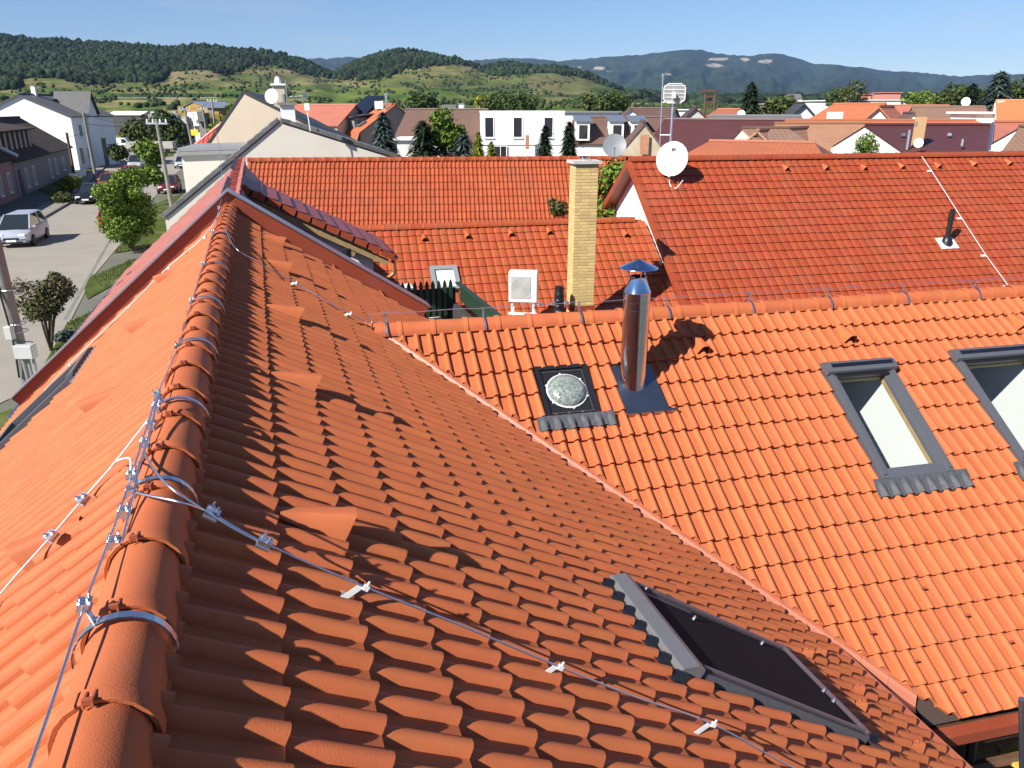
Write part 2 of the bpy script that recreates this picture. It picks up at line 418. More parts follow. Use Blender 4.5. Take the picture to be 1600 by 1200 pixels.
def cutplane(p, q, off):
    """vertical plane through the line where slopes p and q meet, normal pointing to where p is the higher one"""
    gx = -p.n.x / p.n.z + q.n.x / q.n.z; gy = -p.n.y / p.n.z + q.n.y / q.n.z; c = p.O.dot(p.n) / p.n.z - q.O.dot(q.n) / q.n.z
    g = Vector((gx, gy, 0)); L2 = g.length_squared; P = g * (-c / L2); N = g.normalized()
    return (P + N * off, N)
def rect_px(pl, pts, c=0):
    """rectangle on a slope from four picture corners: far/left top, right top, right bottom, left bottom"""
    q = [pl.px(u, v, c) for u, v in pts]
    return q
VAL_A = cutplane(PA, PB, .01); VAL_B = cutplane(PB, PA, .095)
VALb_A = cutplane(PA, PBb, .01); VALb_B = cutplane(PBb, PA, .04)

APEX_R = (A_O + nA * .03, nA); APEX_L = (A_O - nA * .03, -nA); APEX_F = (B_O - nB * .03, -nB); APEX_K = (B_O + nB * .03, nB)
CLEAN += [APEX_R, APEX_L, APEX_F, APEX_K]
house = thing('house', 'orange tiled house with long ridge under the camera, its courtyard slope half in shadow', 'house', A_O + UP * (GZ - A_O.z))
wing = thing('house_wing', 'sunlit orange tiled wing with large roof windows and a steel flue, meeting the house', 'house', B_O + dB * 4 + UP * (GZ - B_O.z))

# ---- openings on the slopes (a0, a1, b0, b1)
def avg_rect(pl, tl, tr, br, bl, c=0):
    a = [pl.px(*p, c) for p in (tl, tr, br, bl)]
    return ((a[0][0] + a[3][0]) / 2, (a[1][0] + a[2][0]) / 2, (a[0][1] + a[1][1]) / 2, (a[2][1] + a[3][1]) / 2)
W1 = avg_rect(PB, (1276, 578), (1396, 562), (1487, 735), (1372, 752), .06)
W2 = avg_rect(PB, (1488, 556), (1608, 541), (1718, 708), (1596, 722), .06)
TUN = avg_rect(PB, (838, 576), (904, 571), (934, 652), (862, 662), .02)
FLU = avg_rect(PB, (944, 570), (1000, 566), (1036, 644), (972, 652), .02)
WA = avg_rect(PA, (1068, 1050), (952, 905), (1232, 1028), (1352, 1172), .05)
WA = (min(WA[0], WA[1]), max(WA[0], WA[1]), WA[2], WA[3])
def snapa(r, a_off):
    f = lambda x: a_off + round((x - a_off) / .15) * .15
    return (f(r[0]), f(r[1]), r[2], r[3])
W1, W2, TUN, FLU = [snapa(r, -2.4) for r in (W1, W2, TUN, FLU)]; WA = snapa(WA, -3.0)
FLU = (FLU[0], max(FLU[1], FLU[0] + .45), FLU[2], FLU[3])
print('W1', W1, 'W2', W2, 'TUN', TUN, 'FLU', FLU, 'WA', WA)
WLl = [PL.px(*p, .05) for p in ((148, 545), (90, 605), (0, 690))]
print('WL', WLl)

def pbox(mb, pl, a0, a1, b0, b1, c0, c1):
    return mb.add([pl.pt(a, b, c) for a in (a0, a1) for b in (b0, b1) for c in (c0, c1)], [(0, 1, 3, 2), (4, 6, 7, 5), (0, 4, 5, 1), (2, 3, 7, 6), (0, 2, 6, 4), (1, 5, 7, 3)])
# ---- tiles
tA = tile_mesh('tile', TILE, .15, 2, GAUGE, .042, .036, lobe=(.50, .965), thick=.022)
tH = tile_mesh('half_tile', TILE, .15, 1, GAUGE, .042, .036, lobe=(.50, .965), thick=.022)
roofA = deck(PA, 'courtyard_slope', -4, S_END, .0, A_EAVE, house, DECK, rects=[WA], keep=lambda P: PA.z(P.x, P.y) > min(PB.z(P.x, P.y), PBb.z(P.x, P.y)) - .05)
roofL = deck(PL, 'street_slope', -S_END, 4, .0, 4.35, house, DECK, cell=.3)
roofB = deck(PB, 'front_slope', -3, 12, .0, B_EAVE, wing, DECK, rects=[W1, W2, TUN, FLU], keep=lambda P: PB.z(P.x, P.y) > PA.z(P.x, P.y) - .05)
roofBb = deck(PBb, 'back_slope', -12, 3, .0, 4.0, wing, DECK, cell=.3, keep=lambda P: PBb.z(P.x, P.y) > PA.z(P.x, P.y) - .05)
rank_house = []
perp = lambda P: P.dot(nB)
lay_tiles(PA, roofA, tA, .30, GAUGE, (-3.0, -3.0 + .3 * 49), A_FIRST, A_ROWS, rects=[WA], cuts=[VAL_A, APEX_R], skip=lambda a, b: perp(PA.pt(a, b)) > B_Y, ranked=rank_house, half=tH)
lay_tiles(PA, roofA, tA, .30, GAUGE, (-3.0, -3.0 + .3 * 49), A_FIRST, A_ROWS, cuts=[VALb_A, APEX_R], skip=lambda a, b: perp(PA.pt(a, b)) <= B_Y, ranked=rank_house, half=tH)
WL_R = (WLl[0][0] - .06, -6.0, WLl[0][1] - .02, WLl[0][1] + 1.2)
WL_R = (min(WL_R[0], WL_R[1]), max(WL_R[0], WL_R[1]), WL_R[2], WL_R[3])
WL_R = (WLl[0][0], WLl[0][0] + 1.14, WLl[0][1], WLl[0][1] + 1.40)
lay_tiles(PL, roofL, tA, .30, GAUGE, (-S_END + .42, 3.0), A_FIRST, 13, rects=[WL_R], cuts=[APEX_L], ranked=rank_house, half=tH)
realise(rank_house)
rank_wing = []
lay_tiles(PB, roofB, tA, .30, GAUGE, (-2.4, 12), B_FIRST, B_ROWS, rects=[W1, W2, TUN, FLU], cuts=[VAL_B, APEX_F], ranked=rank_wing, half=tH)
lay_tiles(PBb, roofBb, tA, .30, GAUGE, (-12, 2.4), B_FIRST, 8, cuts=[VALb_B, APEX_K], ranked=rank_wing, half=tH)
realise(rank_wing)

# ---- ridge tiles with their clips
RL = .375
rm = ridge_mesh('ridge_tile', TILE, RL)
clip = MB(); clip.tube([(-.028, .028, .118), (-.028, -.018, .126), (-.028, -.02, .112)], .004, 6).tube([(-.008, .028, .121), (-.008, -.018, .129), (-.008, -.02, .115)], .004, 6)
clip.box((-.018, -.014, .128), .024, .012, .012)
CLIPM = mat('brown_clip', (.30, .075, .035), .4)
cm = clip.mesh('clip', CLIPM)
def ridge_run(parent, P, e, n, start, me=rm, clips=True, lean=0):
    F = Matrix((e.cross(UP), e, UP)).transposed().to_4x4()
    for i in range(n):
        M = Matrix.Translation(P + e * (start + i * RL) + Vector((0, 0, random.uniform(-.004, .004)))) @ F @ Matrix.Rotation(random.gauss(0, .006), 4, 'Z') @ Matrix.Rotation(random.gauss(0, .008), 4, 'Y')
        o = link('ridge_tile', me, parent); o.matrix_basis = M
        if clips:
            c = link('clip', cm, parent); c.matrix_basis = M
CREST_A = nA * -.48 + UP * (-1.284 - .118)
ridge_run(roofA, CREST_A, dA, 39, 1.66 - RL * 8 - .02 * 0)
CREST_B = nB * B_Y + UP * (B_H - .122)
ridge_run(roofB, CREST_B, dB, 36, .666 - RL * 5, clips=False)

# ---- valley sheet, eaves, gutters, firewall
vd = PA.n.cross(PB.n).normalized();  vd = vd if vd.z < 0 else -vd
P0v = VAL_A[0]
def valley_pt(t):
    # walk along the valley from the wing's ridge
    base = Vector((0, 0, 0))
    A3 = Matrix((PA.n, PB.n, nB)); x = A3.inverted() @ Vector((PA.O.dot(PA.n), PB.O.dot(PB.n), B_Y)); return x + vd * t
mb = MB(); n1 = VAL_A[1]
def sheet_pt(p, off):
    q = p - n1 * off; z = (PB if off > 0 else PA).z(q.x, q.y); return Vector((q.x, q.y, z + (-.012 if abs(off) > .1 else -.002 if abs(off) > .05 else -.01)))
for t in range(0, 24):
    a, b = valley_pt(t * .27), valley_pt(t * .27 + .268)
    for (o1, o2) in ((-.2, 0), (0, .06), (.06, .075), (.075, .2)):
        up1 = UP * (.022 if o1 == .06 else 0); up2 = UP * (.022 if o2 == .075 else 0); u1 = UP * (.022 if o1 == .075 else 0)
        mb.quad(sheet_pt(a, o1) + u1, sheet_pt(b, o1) + u1, sheet_pt(b, o2) + up2, sheet_pt(a, o2) + up2)
part('valley_sheet', mb, mat('salmon_sheet_metal', (.40, .135, .078), .5, noise=.08, nscale=4), house)
# courtyard eave: red drip flashing and a half-round gutter
e0, e1 = -4.0, 0
tv = [t for t in np.arange(0, 9, .01) if valley_pt(t).z < PA.pt(0, A_EAVE).z][0]; ve = valley_pt(tv); a_v = (ve - PA.O).dot(PA.e)
mb = MB()
e_a, e_b = PA.pt(-4, A_EAVE - .03, -.012), PA.pt(a_v + .3, A_EAVE - .03, -.012); ho = nA * .19 - UP * .035
mb.quad(e_a, e_b, e_b + ho, e_a + ho); mb.quad(e_a + ho, e_b + ho, e_b + ho - UP * .09, e_a + ho - UP * .09)
part('eave_flashing', mb, mat('orange_sheet_metal', (.42, .12, .06), .45, noise=.1, nscale=3), house)
def gutter(parent, p, q, out, r=.065, m=REDMETAL, name='gutter'):
    mb = MB(); p, q = Vector(p), Vector(q); n = 8; out = Vector(out)
    ring = lambda o, rr: [o + out * (math.cos(math.pi + math.pi * i / n) * rr) + UP * (math.sin(math.pi + math.pi * i / n) * rr) for i in range(n + 1)]
    for rr in (r, r - .006):
        a, b = ring(p, rr), ring(q, rr)
        for i in range(n): mb.quad(a[i], b[i], b[i + 1], a[i + 1])
    for o in (p, q): mb.add(ring(o, r), [tuple(range(n + 1))])
    mb.tube([p + out * r, q + out * r], .009, 6)
    return part(name, mb, m, parent, True)
# wing eave: fascia board and box gutter
g0 = PB.px(1470, 1138)[0]
p, q = PB.pt(g0 - .25, B_EAVE + .03, -.07), PB.pt(9, B_EAVE + .03, -.07)
mb = MB(); mb.prism([p, q, q - nB * .12, p - nB * .12], UP * -.105)
part('gutter', mb, REDMETAL, wing)
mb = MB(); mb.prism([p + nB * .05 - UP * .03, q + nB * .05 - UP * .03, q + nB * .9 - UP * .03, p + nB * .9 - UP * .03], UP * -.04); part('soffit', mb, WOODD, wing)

# walls under the roofs
def wallbox(parent, name, P, e, w, x0, x1, y0, y1, z0, z1, m):
    e = Vector(e); w = Vector(w); P = Vector((P.x, P.y, 0))
    f = lambda x, y, z: P + e * x + w * y + UP * z
    mb = MB(); mb.add([f(x, y, z) for x in (x0, x1) for y in (y0, y1) for z in (z0, z1)], [(0, 1, 3, 2), (4, 6, 7, 5), (0, 4, 5, 1), (2, 3, 7, 6), (0, 2, 6, 4), (1, 5, 7, 3)])
    return part(name, mb, m, parent)
wallbox(house, 'wall', A_O, dA, nA, -5, S_END + .2, -2.75, 4.3, GZ, -4.55, GREYW)
wallbox(wing, 'wall', B_O, dB, nB, .5, 12, -3.3, 3.3, GZ, -4.95, WOODD)  # wing wall coloured dark in place of the shade under its eave
# gable end of the house behind the camera keeps the attic closed
mb = MB(); mb.prism([PA.pt(-4, 5.9, -.06), PA.pt(-4, 0, -.06), PL.pt(4, 4.3, -.06)], dA * .1); part('gable_wall', mb, GREYW, house)

# firewall: red sheet clad parapet stepping over both slopes at the far gable
mb = MB(); capm = MB()
TH = .30
def para(pl, b0, b1, s, lo, hi):
    a = s
    P = [pl.pt(a, b0, lo), pl.pt(a, b1, lo), pl.pt(a, b1, hi), pl.pt(a, b0, hi)]
    return P
bR, bL = (2.31 + .48) / math.cos(R(33)), (3.55 - .48) / math.cos(R(40.6)) + .12
hp = .19
fr = [PL.pt(-S_END, bL, -.3), PL.pt(-S_END, bL, hp), A_O + dA * S_END + UP * (hp + .08), PA.pt(S_END, bR, hp), PA.pt(S_END, bR, -.3), A_O + dA * S_END - UP * .4]
fw = MB().prism(fr, dA * .26); part('parapet', fw, REDMETAL, house)
fl = MB()
for (pl, b_, s_) in ((PA, bR, 1), (PL, bL, -1)):
    fl.quad(pl.pt(s_ * (S_END - .56), .12, .012), pl.pt(s_ * S_END, .12, .03), pl.pt(s_ * S_END, b_, .03), pl.pt(s_ * (S_END - .56), b_, .012))
    for k in range(1, 4): pbox(fl, pl, *sorted((s_ * (S_END - .5), s_ * (S_END - .01))), b_ * k / 4 - .006, b_ * k / 4 + .006, .02, .045)
part('verge_flashing', fl, mat('verge_sheet', (.34, .085, .045), .5, noise=.08, nscale=3), house)
capr = MB(); k0 = A_O + dA * (S_END - .05) + UP * (hp + .085)
for (pl, b, s) in ((PA, bR + .03, 1), (PL, bL + .03, -1)):
    e1 = pl.pt(s * (S_END - .05), b, hp + .005)
    capr.prism([k0, e1, e1 + dA * .38, k0 + dA * .38], UP * .022)
part('parapet_cap', capr, mat('grey_violet_sheet', (.33, .30, .36), .28, .55), house)

# ---- bright hooded vent tiles
def hood_mesh(name, m, w=.155, l=.30, h=.125):
    """flared vent hood: low at the head, open and wide at the front, its back nearly level"""
    mb = MB(); n = 12; rows = 6
    for j in range(rows + 1):
        t = j / rows
        for i in range(n + 1):
            s = i / n; x = (s - .5) * w * (.62 + .45 * t); prof = min(1, 1.35 * math.sin(math.pi * s)) ** .8
            mb.v.append((x, .06 - l * t, .024 + (.018 + h * t) * prof))
    wv = n + 1
    for j in range(rows):
        for i in range(n): mb.f.append((j * wv + i, j * wv + i + 1, (j + 1) * wv + i + 1, (j + 1) * wv + i))
    k = len(mb.v)
    for i in range(n + 1):
        x, y, z = mb.v[rows * wv + i]; mb.v.append((x * .88, y + .006, max(.022, z - .016)))
    for i in range(n): mb.f.append((rows * wv + i, rows * wv + i + 1, k + i + 1, k + i))
    mb.box((0, .06 - l + .05, .05), .008, .01, .09)
    return mb.mesh(name, m, True, 50)
hood = hood_mesh('vent_tile', TILE)
def snap(pl, u, v, first, a0, c=.04):
    a, b = pl.px(u, v, c); i = round((a - a0) / .15 - .73); k = round((b - first) / GAUGE)
    return a0 + (i + .73) * .15, first + k * GAUGE
def place(pl, name, me, a, b, parent, c=0.0, rot=0):
    o = link(name, me, parent); o.matrix_basis = pl.mat(a, b, c) @ Matrix.Rotation(rot, 4, 'Z'); return o
for (u, v) in ((488, 812), (480, 604), (462, 495), (446, 424), (438, 382)):
    a, b = snap(PA, u, v, A_FIRST, -3.0); place(PA, 'vent_tile', hood, a, b - GAUGE + .09, roofA)
for (u, v) in ((60, 870), (150, 640), (215, 518), (255, 440), (270, 402)):
    a, b = PL.px(u, v, .04); place(PL, 'vent_tile', hood, a, b - .2, roofL)
for (u, v) in ((1104, 556), (1337, 541), (1598, 518)):
    a, b = snap(PB, u, v, B_FIRST, -2.4); place(PB, 'vent_tile', hood, a, b - GAUGE + .03, roofB)
# snow hooks on the wing
hk = MB(); hk.box((0, -.02, .03), .018, .20, .004); hk.box((0, -.13, .05), .018, .004, .055); hk.add([(-.028, -.127, .078), (.028, -.127, .078), (0, -.127, .05)], [(0, 1, 2)]); hk.box((0, -.12, .079), .06, .02, .004)
hkm = hk.mesh('snow_hook', CLIPM)
for (u, v) in ((1272, 912), (1340, 955), (1404, 998), (1472, 1044), (1431, 886), (1492, 928), (1561, 968), (1574, 862)):
    a, b = PB.px(u, v, .06); i = round((a + 2.4) / .15 - .73); place(PB, 'snow_hook', hkm, -2.4 + (i + .73) * .15, b + .10, roofB, .012)
hood_s = hood_mesh('vent_tile', TILE, .10, .16, .06)
for (u, v) in ((1296, 1022), (1292, 1038), (1368, 1092), (1372, 1112), (1455, 1170)):
    a, b = PA.px(u, v, .06); i = round((a + 3.0) / .15 - .73); k = round((b - A_FIRST) / GAUGE); place(PA, 'vent_tile', hood_s, -3 + (i + .73) * .15, A_FIRST + (k - 1) * GAUGE + .02, roofA)

# ---- things let into the slopes
def wavez(x, a0, wave=.15, amp=.042, step=.0):
    t = ((x - a0) / wave) % 1.0
    return float(np.interp((t - .50) / .465, [r[0] for r in ROLL], [r[1] for r in ROLL])) * amp if .50 < t < .965 else 0.0
def apron(pl, a0, a1, b0, b1, arow, m, parent, name='apron', flat=.075, c=.046, fr=.05):
    """flashing dressed over the rolls of the course below, its lower edge wavy"""
    mb = MB(); n = int((a1 - a0) / .0125); nb = 7
    for j in range(nb + 1):
        t = j / nb; b = b0 + (b1 - b0) * t
        k = min(1, max(0, (t - .15) / .5))
        for i in range(n + 1):
            a = a0 + (a1 - a0) * i / n; w = wavez(a, arow)
            mb.v.append(tuple(pl.pt(a, b + (.012 * math.sin(a * 41) + w * .35 if j == nb else 0), flat * (1 - k) + k * (w + c) + .002 * math.sin(a * 83 + b * 50))))
    for j in range(nb):
        for i in range(n): mb.f.append((j * (n + 1) + i, j * (n + 1) + i + 1, (j + 1) * (n + 1) + i + 1, (j + 1) * (n + 1) + i))
    return part(name, mb, m, parent, True, 60)
FLOORD = mat('dark_carpet', (.06, .06, .075), .9, noise=.2, nscale=6)
def roof_window(pl, rc, parent, arow, first, label, shutter=True):
    a0, a1, b0, b1 = rc
    mb = MB()
    W = .10
    for (x0, x1, y0, y1, z0, z1) in ((a0, a0 + W, b0, b1, -.05, .085), (a1 - W, a1, b0, b1, -.05, .085), (a0 + W, a1 - W, b0, b0 + W, -.05, .083), (a0 + W, a1 - W, b1 - W, b1, -.05, .078)):
        pbox(mb, pl, x0, x1, y0, y1, z0, z1)
    for (x0, x1) in ((a0 + .018, a0 + .055), (a1 - .055, a1 - .018)):                       # guide rails
        pbox(mb, pl, x0, x1, b0 + .02, b1 - .05, .085, .108)
        mb.lathe(pl.pt((x0 + x1) / 2, b1 - .05, .078), [(.0185, 0), (.0185, .029)], 10, pl.n)
    f = part('roof_window', mb, GREYFRAME, parent); f['label'] = label
    sash = MB(); g = W
    for (x0, x1, y0, y1) in ((a0 + g, a0 + g + .035, b0 + g, b1 - g), (a1 - g - .035, a1 - g, b0 + g, b1 - g), (a0 + g + .035, a1 - g - .035, b0 + g, b0 + g + .05), (a0 + g + .035, a1 - g - .035, b1 - g - .03, b1 - g)):
        pbox(sash, pl, x0, x1, y0, y1, .0, .055)
    part('sash', sash, GREYFRAME, f)
    wd = MB()
    for (x0, x1, y0, y1) in ((a0 + g + .01, a0 + g + .05, b0 + g, b1 - g), (a1 - g - .035, a1 - g - .01, b0 + g, b1 - g), (a0 + g + .05, a1 - g - .035, b0 + g + .03, b0 + g + .06)):
        pbox(wd, pl, x0, x1, y0, y1, -.06, -.004)
    part('inner_frame', wd, WOODT, f)
    gl = MB(); gl.quad(*[pl.pt(a, b, .03) for a, b in ((a0 + g, b0 + g), (a1 - g, b0 + g), (a1 - g, b1 - g), (a0 + g, b1 - g))]); part('pane', gl, GLASS, f)
    rv = MB(); i0, i1, j0, j1 = a0 + g, a1 - g, b0 + g, b1 - g; dep = -.95
    up_l = pl.pt(0, 0, 0); 
    def rp(a, b, c): return pl.pt(a, b, c)
    rv.quad(rp(i0, j0, -.03), rp(i0, j1, -.03), rp(i0, j1, dep), rp(i0, j0 - .5, dep)); rv.quad(rp(i1, j0, -.03), rp(i1, j1, -.03), rp(i1, j1, dep), rp(i1, j0 - .5, dep))
    rv.quad(rp(i0, j0, -.03), rp(i1, j0, -.03), rp(i1, j0 - .5, dep), rp(i0, j0 - .5, dep)); rv.quad(rp(i0, j1, -.03), rp(i1, j1, -.03), rp(i1, j1, dep), rp(i0, j1, dep))
    part('reveal', rv, INTERIOR, f)
    fl = MB(); fl.quad(rp(i0, j0 - .5, dep), rp(i1, j0 - .5, dep), rp(i1, j1, dep), rp(i0, j1, dep)); part('room_floor', fl, FLOORD, f)
    if shutter:
        sh = MB(); n = 10; prof = [(b0 - .03, 0.0), (b0 - .045, .06), (b0 - .03, .12), (b0 + .02, .155), (b0 + .075, .16), (b0 + .135, .15), (b0 + .145, .12), (b0 + .145, .085)]
        for s_ in (a0 - .015, a1 + .015): sh.v += [tuple(pl.pt(s_, b, c)) for b, c in prof]
        k = len(prof); sh.f += [(i, i + 1, k + i + 1, k + i) for i in range(k - 1)] + [tuple(range(k)), tuple(range(k, 2 * k))]
        part('shutter_box', sh, GREYFRAME, f)
        st = MB(); st.quad(*[pl.pt(a, b, c) for a, b, c in ((a0 + .05, b0 + .03, .161), (a1 - .03, b0 + .03, .161), (a1 - .03, b0 + .085, .1625), (a0 + .05, b0 + .085, .1625))]); part('solar_strip', st, SOLAR, f)
        bl = MB(); pbox(bl, pl, a0 + W, a1 - W, b0 + .14, b0 + W + .09, .06, .10); part('slot', bl, BLACKP, f)
    apron(pl, a0 - .12, a1 + .16, b1 - .01, b1 + .20, arow, GREYFLASH, f)
    return f
for rc, lb in ((W1, 'grey roof window on the sunlit wing nearest the flue'), (W2, 'grey roof window cut by the right picture edge')):
    roof_window(PB, (rc[0], rc[1], rc[2], rc[3]), wing, -2.4, B_FIRST, lb)
# sun tunnel: black frame with a clear dome
a0, a1, b0, b1 = TUN
mb = MB()
for (x0, x1, y0, y1, c1) in ((a0, a0 + .05, b0, b1 - .03, .06), (a1 - .05, a1, b0, b1 - .03, .06), (a0 + .05, a1 - .05, b0, b0 + .05, .058), (a0 + .05, a1 - .05, b1 - .08, b1 - .03, .058)): pbox(mb, PB, x0, x1, y0, y1, -.05, c1)
pbox(mb, PB, a0 + .05, a1 - .05, b0 + .05, b1 - .08, -.05, .035)
tn = part('sun_tunnel', mb, BLACKP, wing)
cx, cy = (a0 + a1) / 2, (b0 + b1 - .03) / 2; rr = (a1 - a0) * .36
DOME = mat('acrylic_dome', (.20, .235, .215), .12, spec=.8, noise=.6, nscale=34, bump=.7, bscale=30)
mb = MB().lathe(PB.pt(cx, cy, .035), [(rr, 0), (rr * .97, .03), (rr * .85, .06), (rr * .6, .085), (rr * .3, .097), (.004, .1)], 28, PB.n); part('dome', mb, DOME, tn, True, 60)
mb = MB(); ring = [PB.pt(cx + math.cos(t) * rr * 1.03, cy + math.sin(t) * rr * 1.03, .042) for t in np.linspace(0, 2 * math.pi, 29)]; mb.tube(ring, .009, 6); 
for k in range(6): t = k * math.pi / 3 + .4; mb.lathe(PB.pt(cx + math.cos(t) * rr * 1.08, cy + math.sin(t) * rr * 1.08, .036), [(.012, 0), (.010, .014)], 8, PB.n)
part('ring', mb, mat('clear_plastic', (.7, .72, .72), .15, spec=.8), tn)
mb = MB(); q = .035
for (x0, x1, y0, y1) in ((a0 + .06, a0 + .066, b0 + .07, b1 - .1), (a1 - .066, a1 - .06, b0 + .07, b1 - .1), (a0 + .06, a1 - .06, b0 + .07, b0 + .076), (a0 + .06, a1 - .06, b1 - .106, b1 - .1)): pbox(mb, PB, x0, x1, y0, y1, .035, .039)
part('trim', mb, GREYFLASH, tn)
apron(PB, a0 - .12, a1 + .14, b1 - .05, b1 + .11, -2.4, GREYFLASH, tn)

# flue of polished steel with bands, shoulder cone and rain cap
a, b = PB.px(988, 600, .0); fb = PB.pt(a, b, 0)
mb = MB().lathe(fb, [(.145, -.35), (.145, .38), (.147, .382), (.147, .46), (.145, .462), (.145, .86), (.148, .862), (.148, .875), (.145, .877), (.145, .94), (.148, .942), (.148, .955), (.145, .957), (.145, 1.055), (.148, 1.06), (.092, 1.195), (.090, 1.225), (.082, 1.23), (.082, .98)], 40, cap=False)
flue = part('flue_pipe', mb, mat('flue_steel', (.54, .60, .68), .13, 1.0, noise=.05, nscale=3), wing, True, 30); flue['label'] = 'polished stainless steel flue with a conical rain cap'
mb = MB().lathe(fb + UP * 1.315, [(.208, 0), (.205, .006), (.012, .092), (.004, .098)], 36, cap=True); part('rain_cap', mb, mat('cap_steel', (.62, .70, .85), .12, 1.0), flue, True, 30)
mb = MB()
for k in range(3):
    t = .6 + k * 2 * math.pi / 3; d_ = Vector((math.cos(t), math.sin(t), 0)); mb.tube([fb + d_ * .082 + UP * 1.16, fb + d_ * .10 + UP * 1.25, fb + d_ * .14 + UP * 1.325], .008, 6)
part('cap_bracket', mb, STEEL, flue)
a0, a1, b0, b1 = FLU
mb = MB(); nseg = 12
mb.quad(PB.pt(a0 - .02, b0, .012), PB.pt(a1 + .02, b0, .012), PB.pt(a1 + .02, b1 - .02, .075), PB.pt(a0 - .02, b1 - .02, .075)); pbox(mb, PB, a0 - .02, a1 + .12, b1 - .02, b1 + .012, .0, .078)
part('flashing', mb, mat('blue_steel_sheet', (.30, .32, .36), .16, .95, noise=.08, nscale=6), flue)
# cut-down tiles around the flue are part of the field

# ---- roof window with outside awning on the courtyard slope
a0, a1, b0, b1 = WA
mb = MB(); W = .10
pbox(mb, PA, a0, a1, b1 - W, b1, -.05, .10); pbox(mb, PA, a0, a0 + W, b0 + .12, b1 - W, -.05, .10); pbox(mb, PA, a1 - W, a1, b0 + .12, b1 - W, -.05, .10)
wa = part('roof_window', mb, GREYFRAME, house); wa['label'] = 'roof window on the courtyard slope with its dark awning drawn'
mb = MB(); prof = [(b0 - .035, .05), (b0 - .03, .085), (b0 + .055, .135), (b0 + .09, .135), (b0 + .11, .12), (b0 + .11, .02), (b0 - .0, .02)]
for s_ in (a0 - .02, a1 + .02): mb.v += [tuple(PA.pt(s_, b, c)) for b, c in prof]
k = len(prof); mb.f += [(i, (i + 1) % k, k + (i + 1) % k, k + i) for i in range(k)] + [tuple(range(k)), tuple(range(k, 2 * k))]
part('casing', mb, mat('casing_grey', (.15, .15, .16), .45, .2, noise=.05, nscale=20), wa)
apron(PA, a0 - .15, a1 + .05, b0 - .16, b0 - .03, -3.0, BLACKP, wa, 'head_seal', flat=.045, c=.036)
mb = MB(); mb.quad(PA.pt(a0 + .06, b0 + .13, .098), PA.pt(a1 - .06, b0 + .13, .098), PA.pt(a1 - .06, b1 - .04, .104), PA.pt(a0 + .06, b1 - .04, .104)); part('awning', mb, BLACKM, wa)
mb = MB()
for x in (a0 + .03, a1 - .03): mb.tube([PA.pt(x, b0 + .13, .115), PA.pt(x, b1 - .01, .115)], .014, 8)
mb.tube([PA.pt(a0, b1 - .03, .118), PA.pt(a1, b1 - .03, .118)], .016, 8); part('guide_rail', mb, mat('rail_purple_grey', (.16, .12, .14), .3, .5), wa)
mb = MB()
for (x, y) in ((a1 - .2, b0 + .55), (a1 - .06, b0 + .2), (a1 - .12, b1 - .35), (a1 - .5, b1 - .06), (a0 + .3, b1 - .06)): mb.lathe(PA.pt(x, y, .105), [(.012, 0), (.010, .02), (.004, .03)], 8, PA.n)
part('bolt', mb, ZINC, wa)
apron(PA, a0 - .05, a1 + .12, b1 - .01, b1 + .2, -3.0, GREYFLASH, wa)
# ---- roof window on the street slope: only its casing shows past the ridge
a0, a1, b0, b1 = WL_R
mb = MB()
pbox(mb, PL, a0, a0 + .1, b0, b1, -.05, .10); pbox(mb, PL, a1 - .1, a1, b0, b1, -.05, .10); pbox(mb, PL, a0 + .1, a1 - .1, b1 - .1, b1, -.05, .10); pbox(mb, PL, a0 + .1, a1 - .1, b0, b0 + .12, -.05, .115)
wl = part('roof_window', mb, GREYFRAME, house); wl['label'] = 'dark roof window on the street slope'
mb = MB(); pbox(mb, PL, a0 + .1, a1 - .1, b0 + .12, b1 - .1, -.02, .06); part('pane', mb, DARKGLASS, wl)
apron(PL, a0 - .05, a1 + .12, b0 - .12, b0 + .02, -S_END + .03, GREYFLASH, wl, 'head_flashing', flat=.05, c=.036)

# ================================================================== LIGHTNING CONDUCTORS
def onX(u, v, X):
    r = ray(u, v); return r * (X / r.dot(nA))
def smooth_path(pts, k=6):
    pts = [Vector(p) for p in pts]; out = []
    for i in range(len(pts) - 1):
        p0, p1, p2, p3 = pts[max(i - 1, 0)], pts[i], pts[i + 1], pts[min(i + 2, len(pts) - 1)]
        for j in range(k):
            t = j / k; out.append(.5 * ((2 * p1) + (p2 - p0) * t + (2 * p0 - 5 * p1 + 4 * p2 - p3) * t * t + (3 * p1 - p0 - 3 * p2 + p3) * t ** 3))
    return out + [pts[-1]]
def clamp_mesh():
    """two plates squeezed on the wire by a pair of bolts; local y is the wire"""
    mb = MB(); mb.box((0, 0, .012), .042, .05, .007); mb.box((0, 0, -.012), .042, .05, .007); mb.box((0, 0, 0), .03, .044, .016)
    for sx in (-1, 1):
        mb.lathe((sx * .012, sx * .010, .015), [(.009, 0), (.009, .009), (.004, .010), (.004, .026)], 6)
    for i, p in enumerate(mb.v): mb.v[i] = tuple(x * .82 for x in p)
    return mb.mesh('clamp', ZINC)
CLAMP = clamp_mesh()
def clamp_at(P, d, parent, tilt=0, k=1.0):
    d = Vector(d).normalized(); x = d.cross(UP).normalized(); z = x.cross(d)
    o = link('clamp', CLAMP, parent); o.matrix_basis = Matrix.Translation(P) @ Matrix((x, d, z)).transposed().to_4x4() @ Matrix.Rotation(tilt, 4, 'Y') @ Matrix.Scale(k, 4); return o
X_W = -.565
lc = thing('lightning_conductor', 'bright metal lightning wire on straps along the crest of the main ridge', 'lightning wire', CREST_A + dA * 5)
pts = [onX(u, v, X_W) for u, v in ((30, 1245), (86, 1085), (132, 945), (176, 830), (208, 735), (246, 617), (279, 540), (300, 470), (320, 405), (337, 345), (347, 308))]
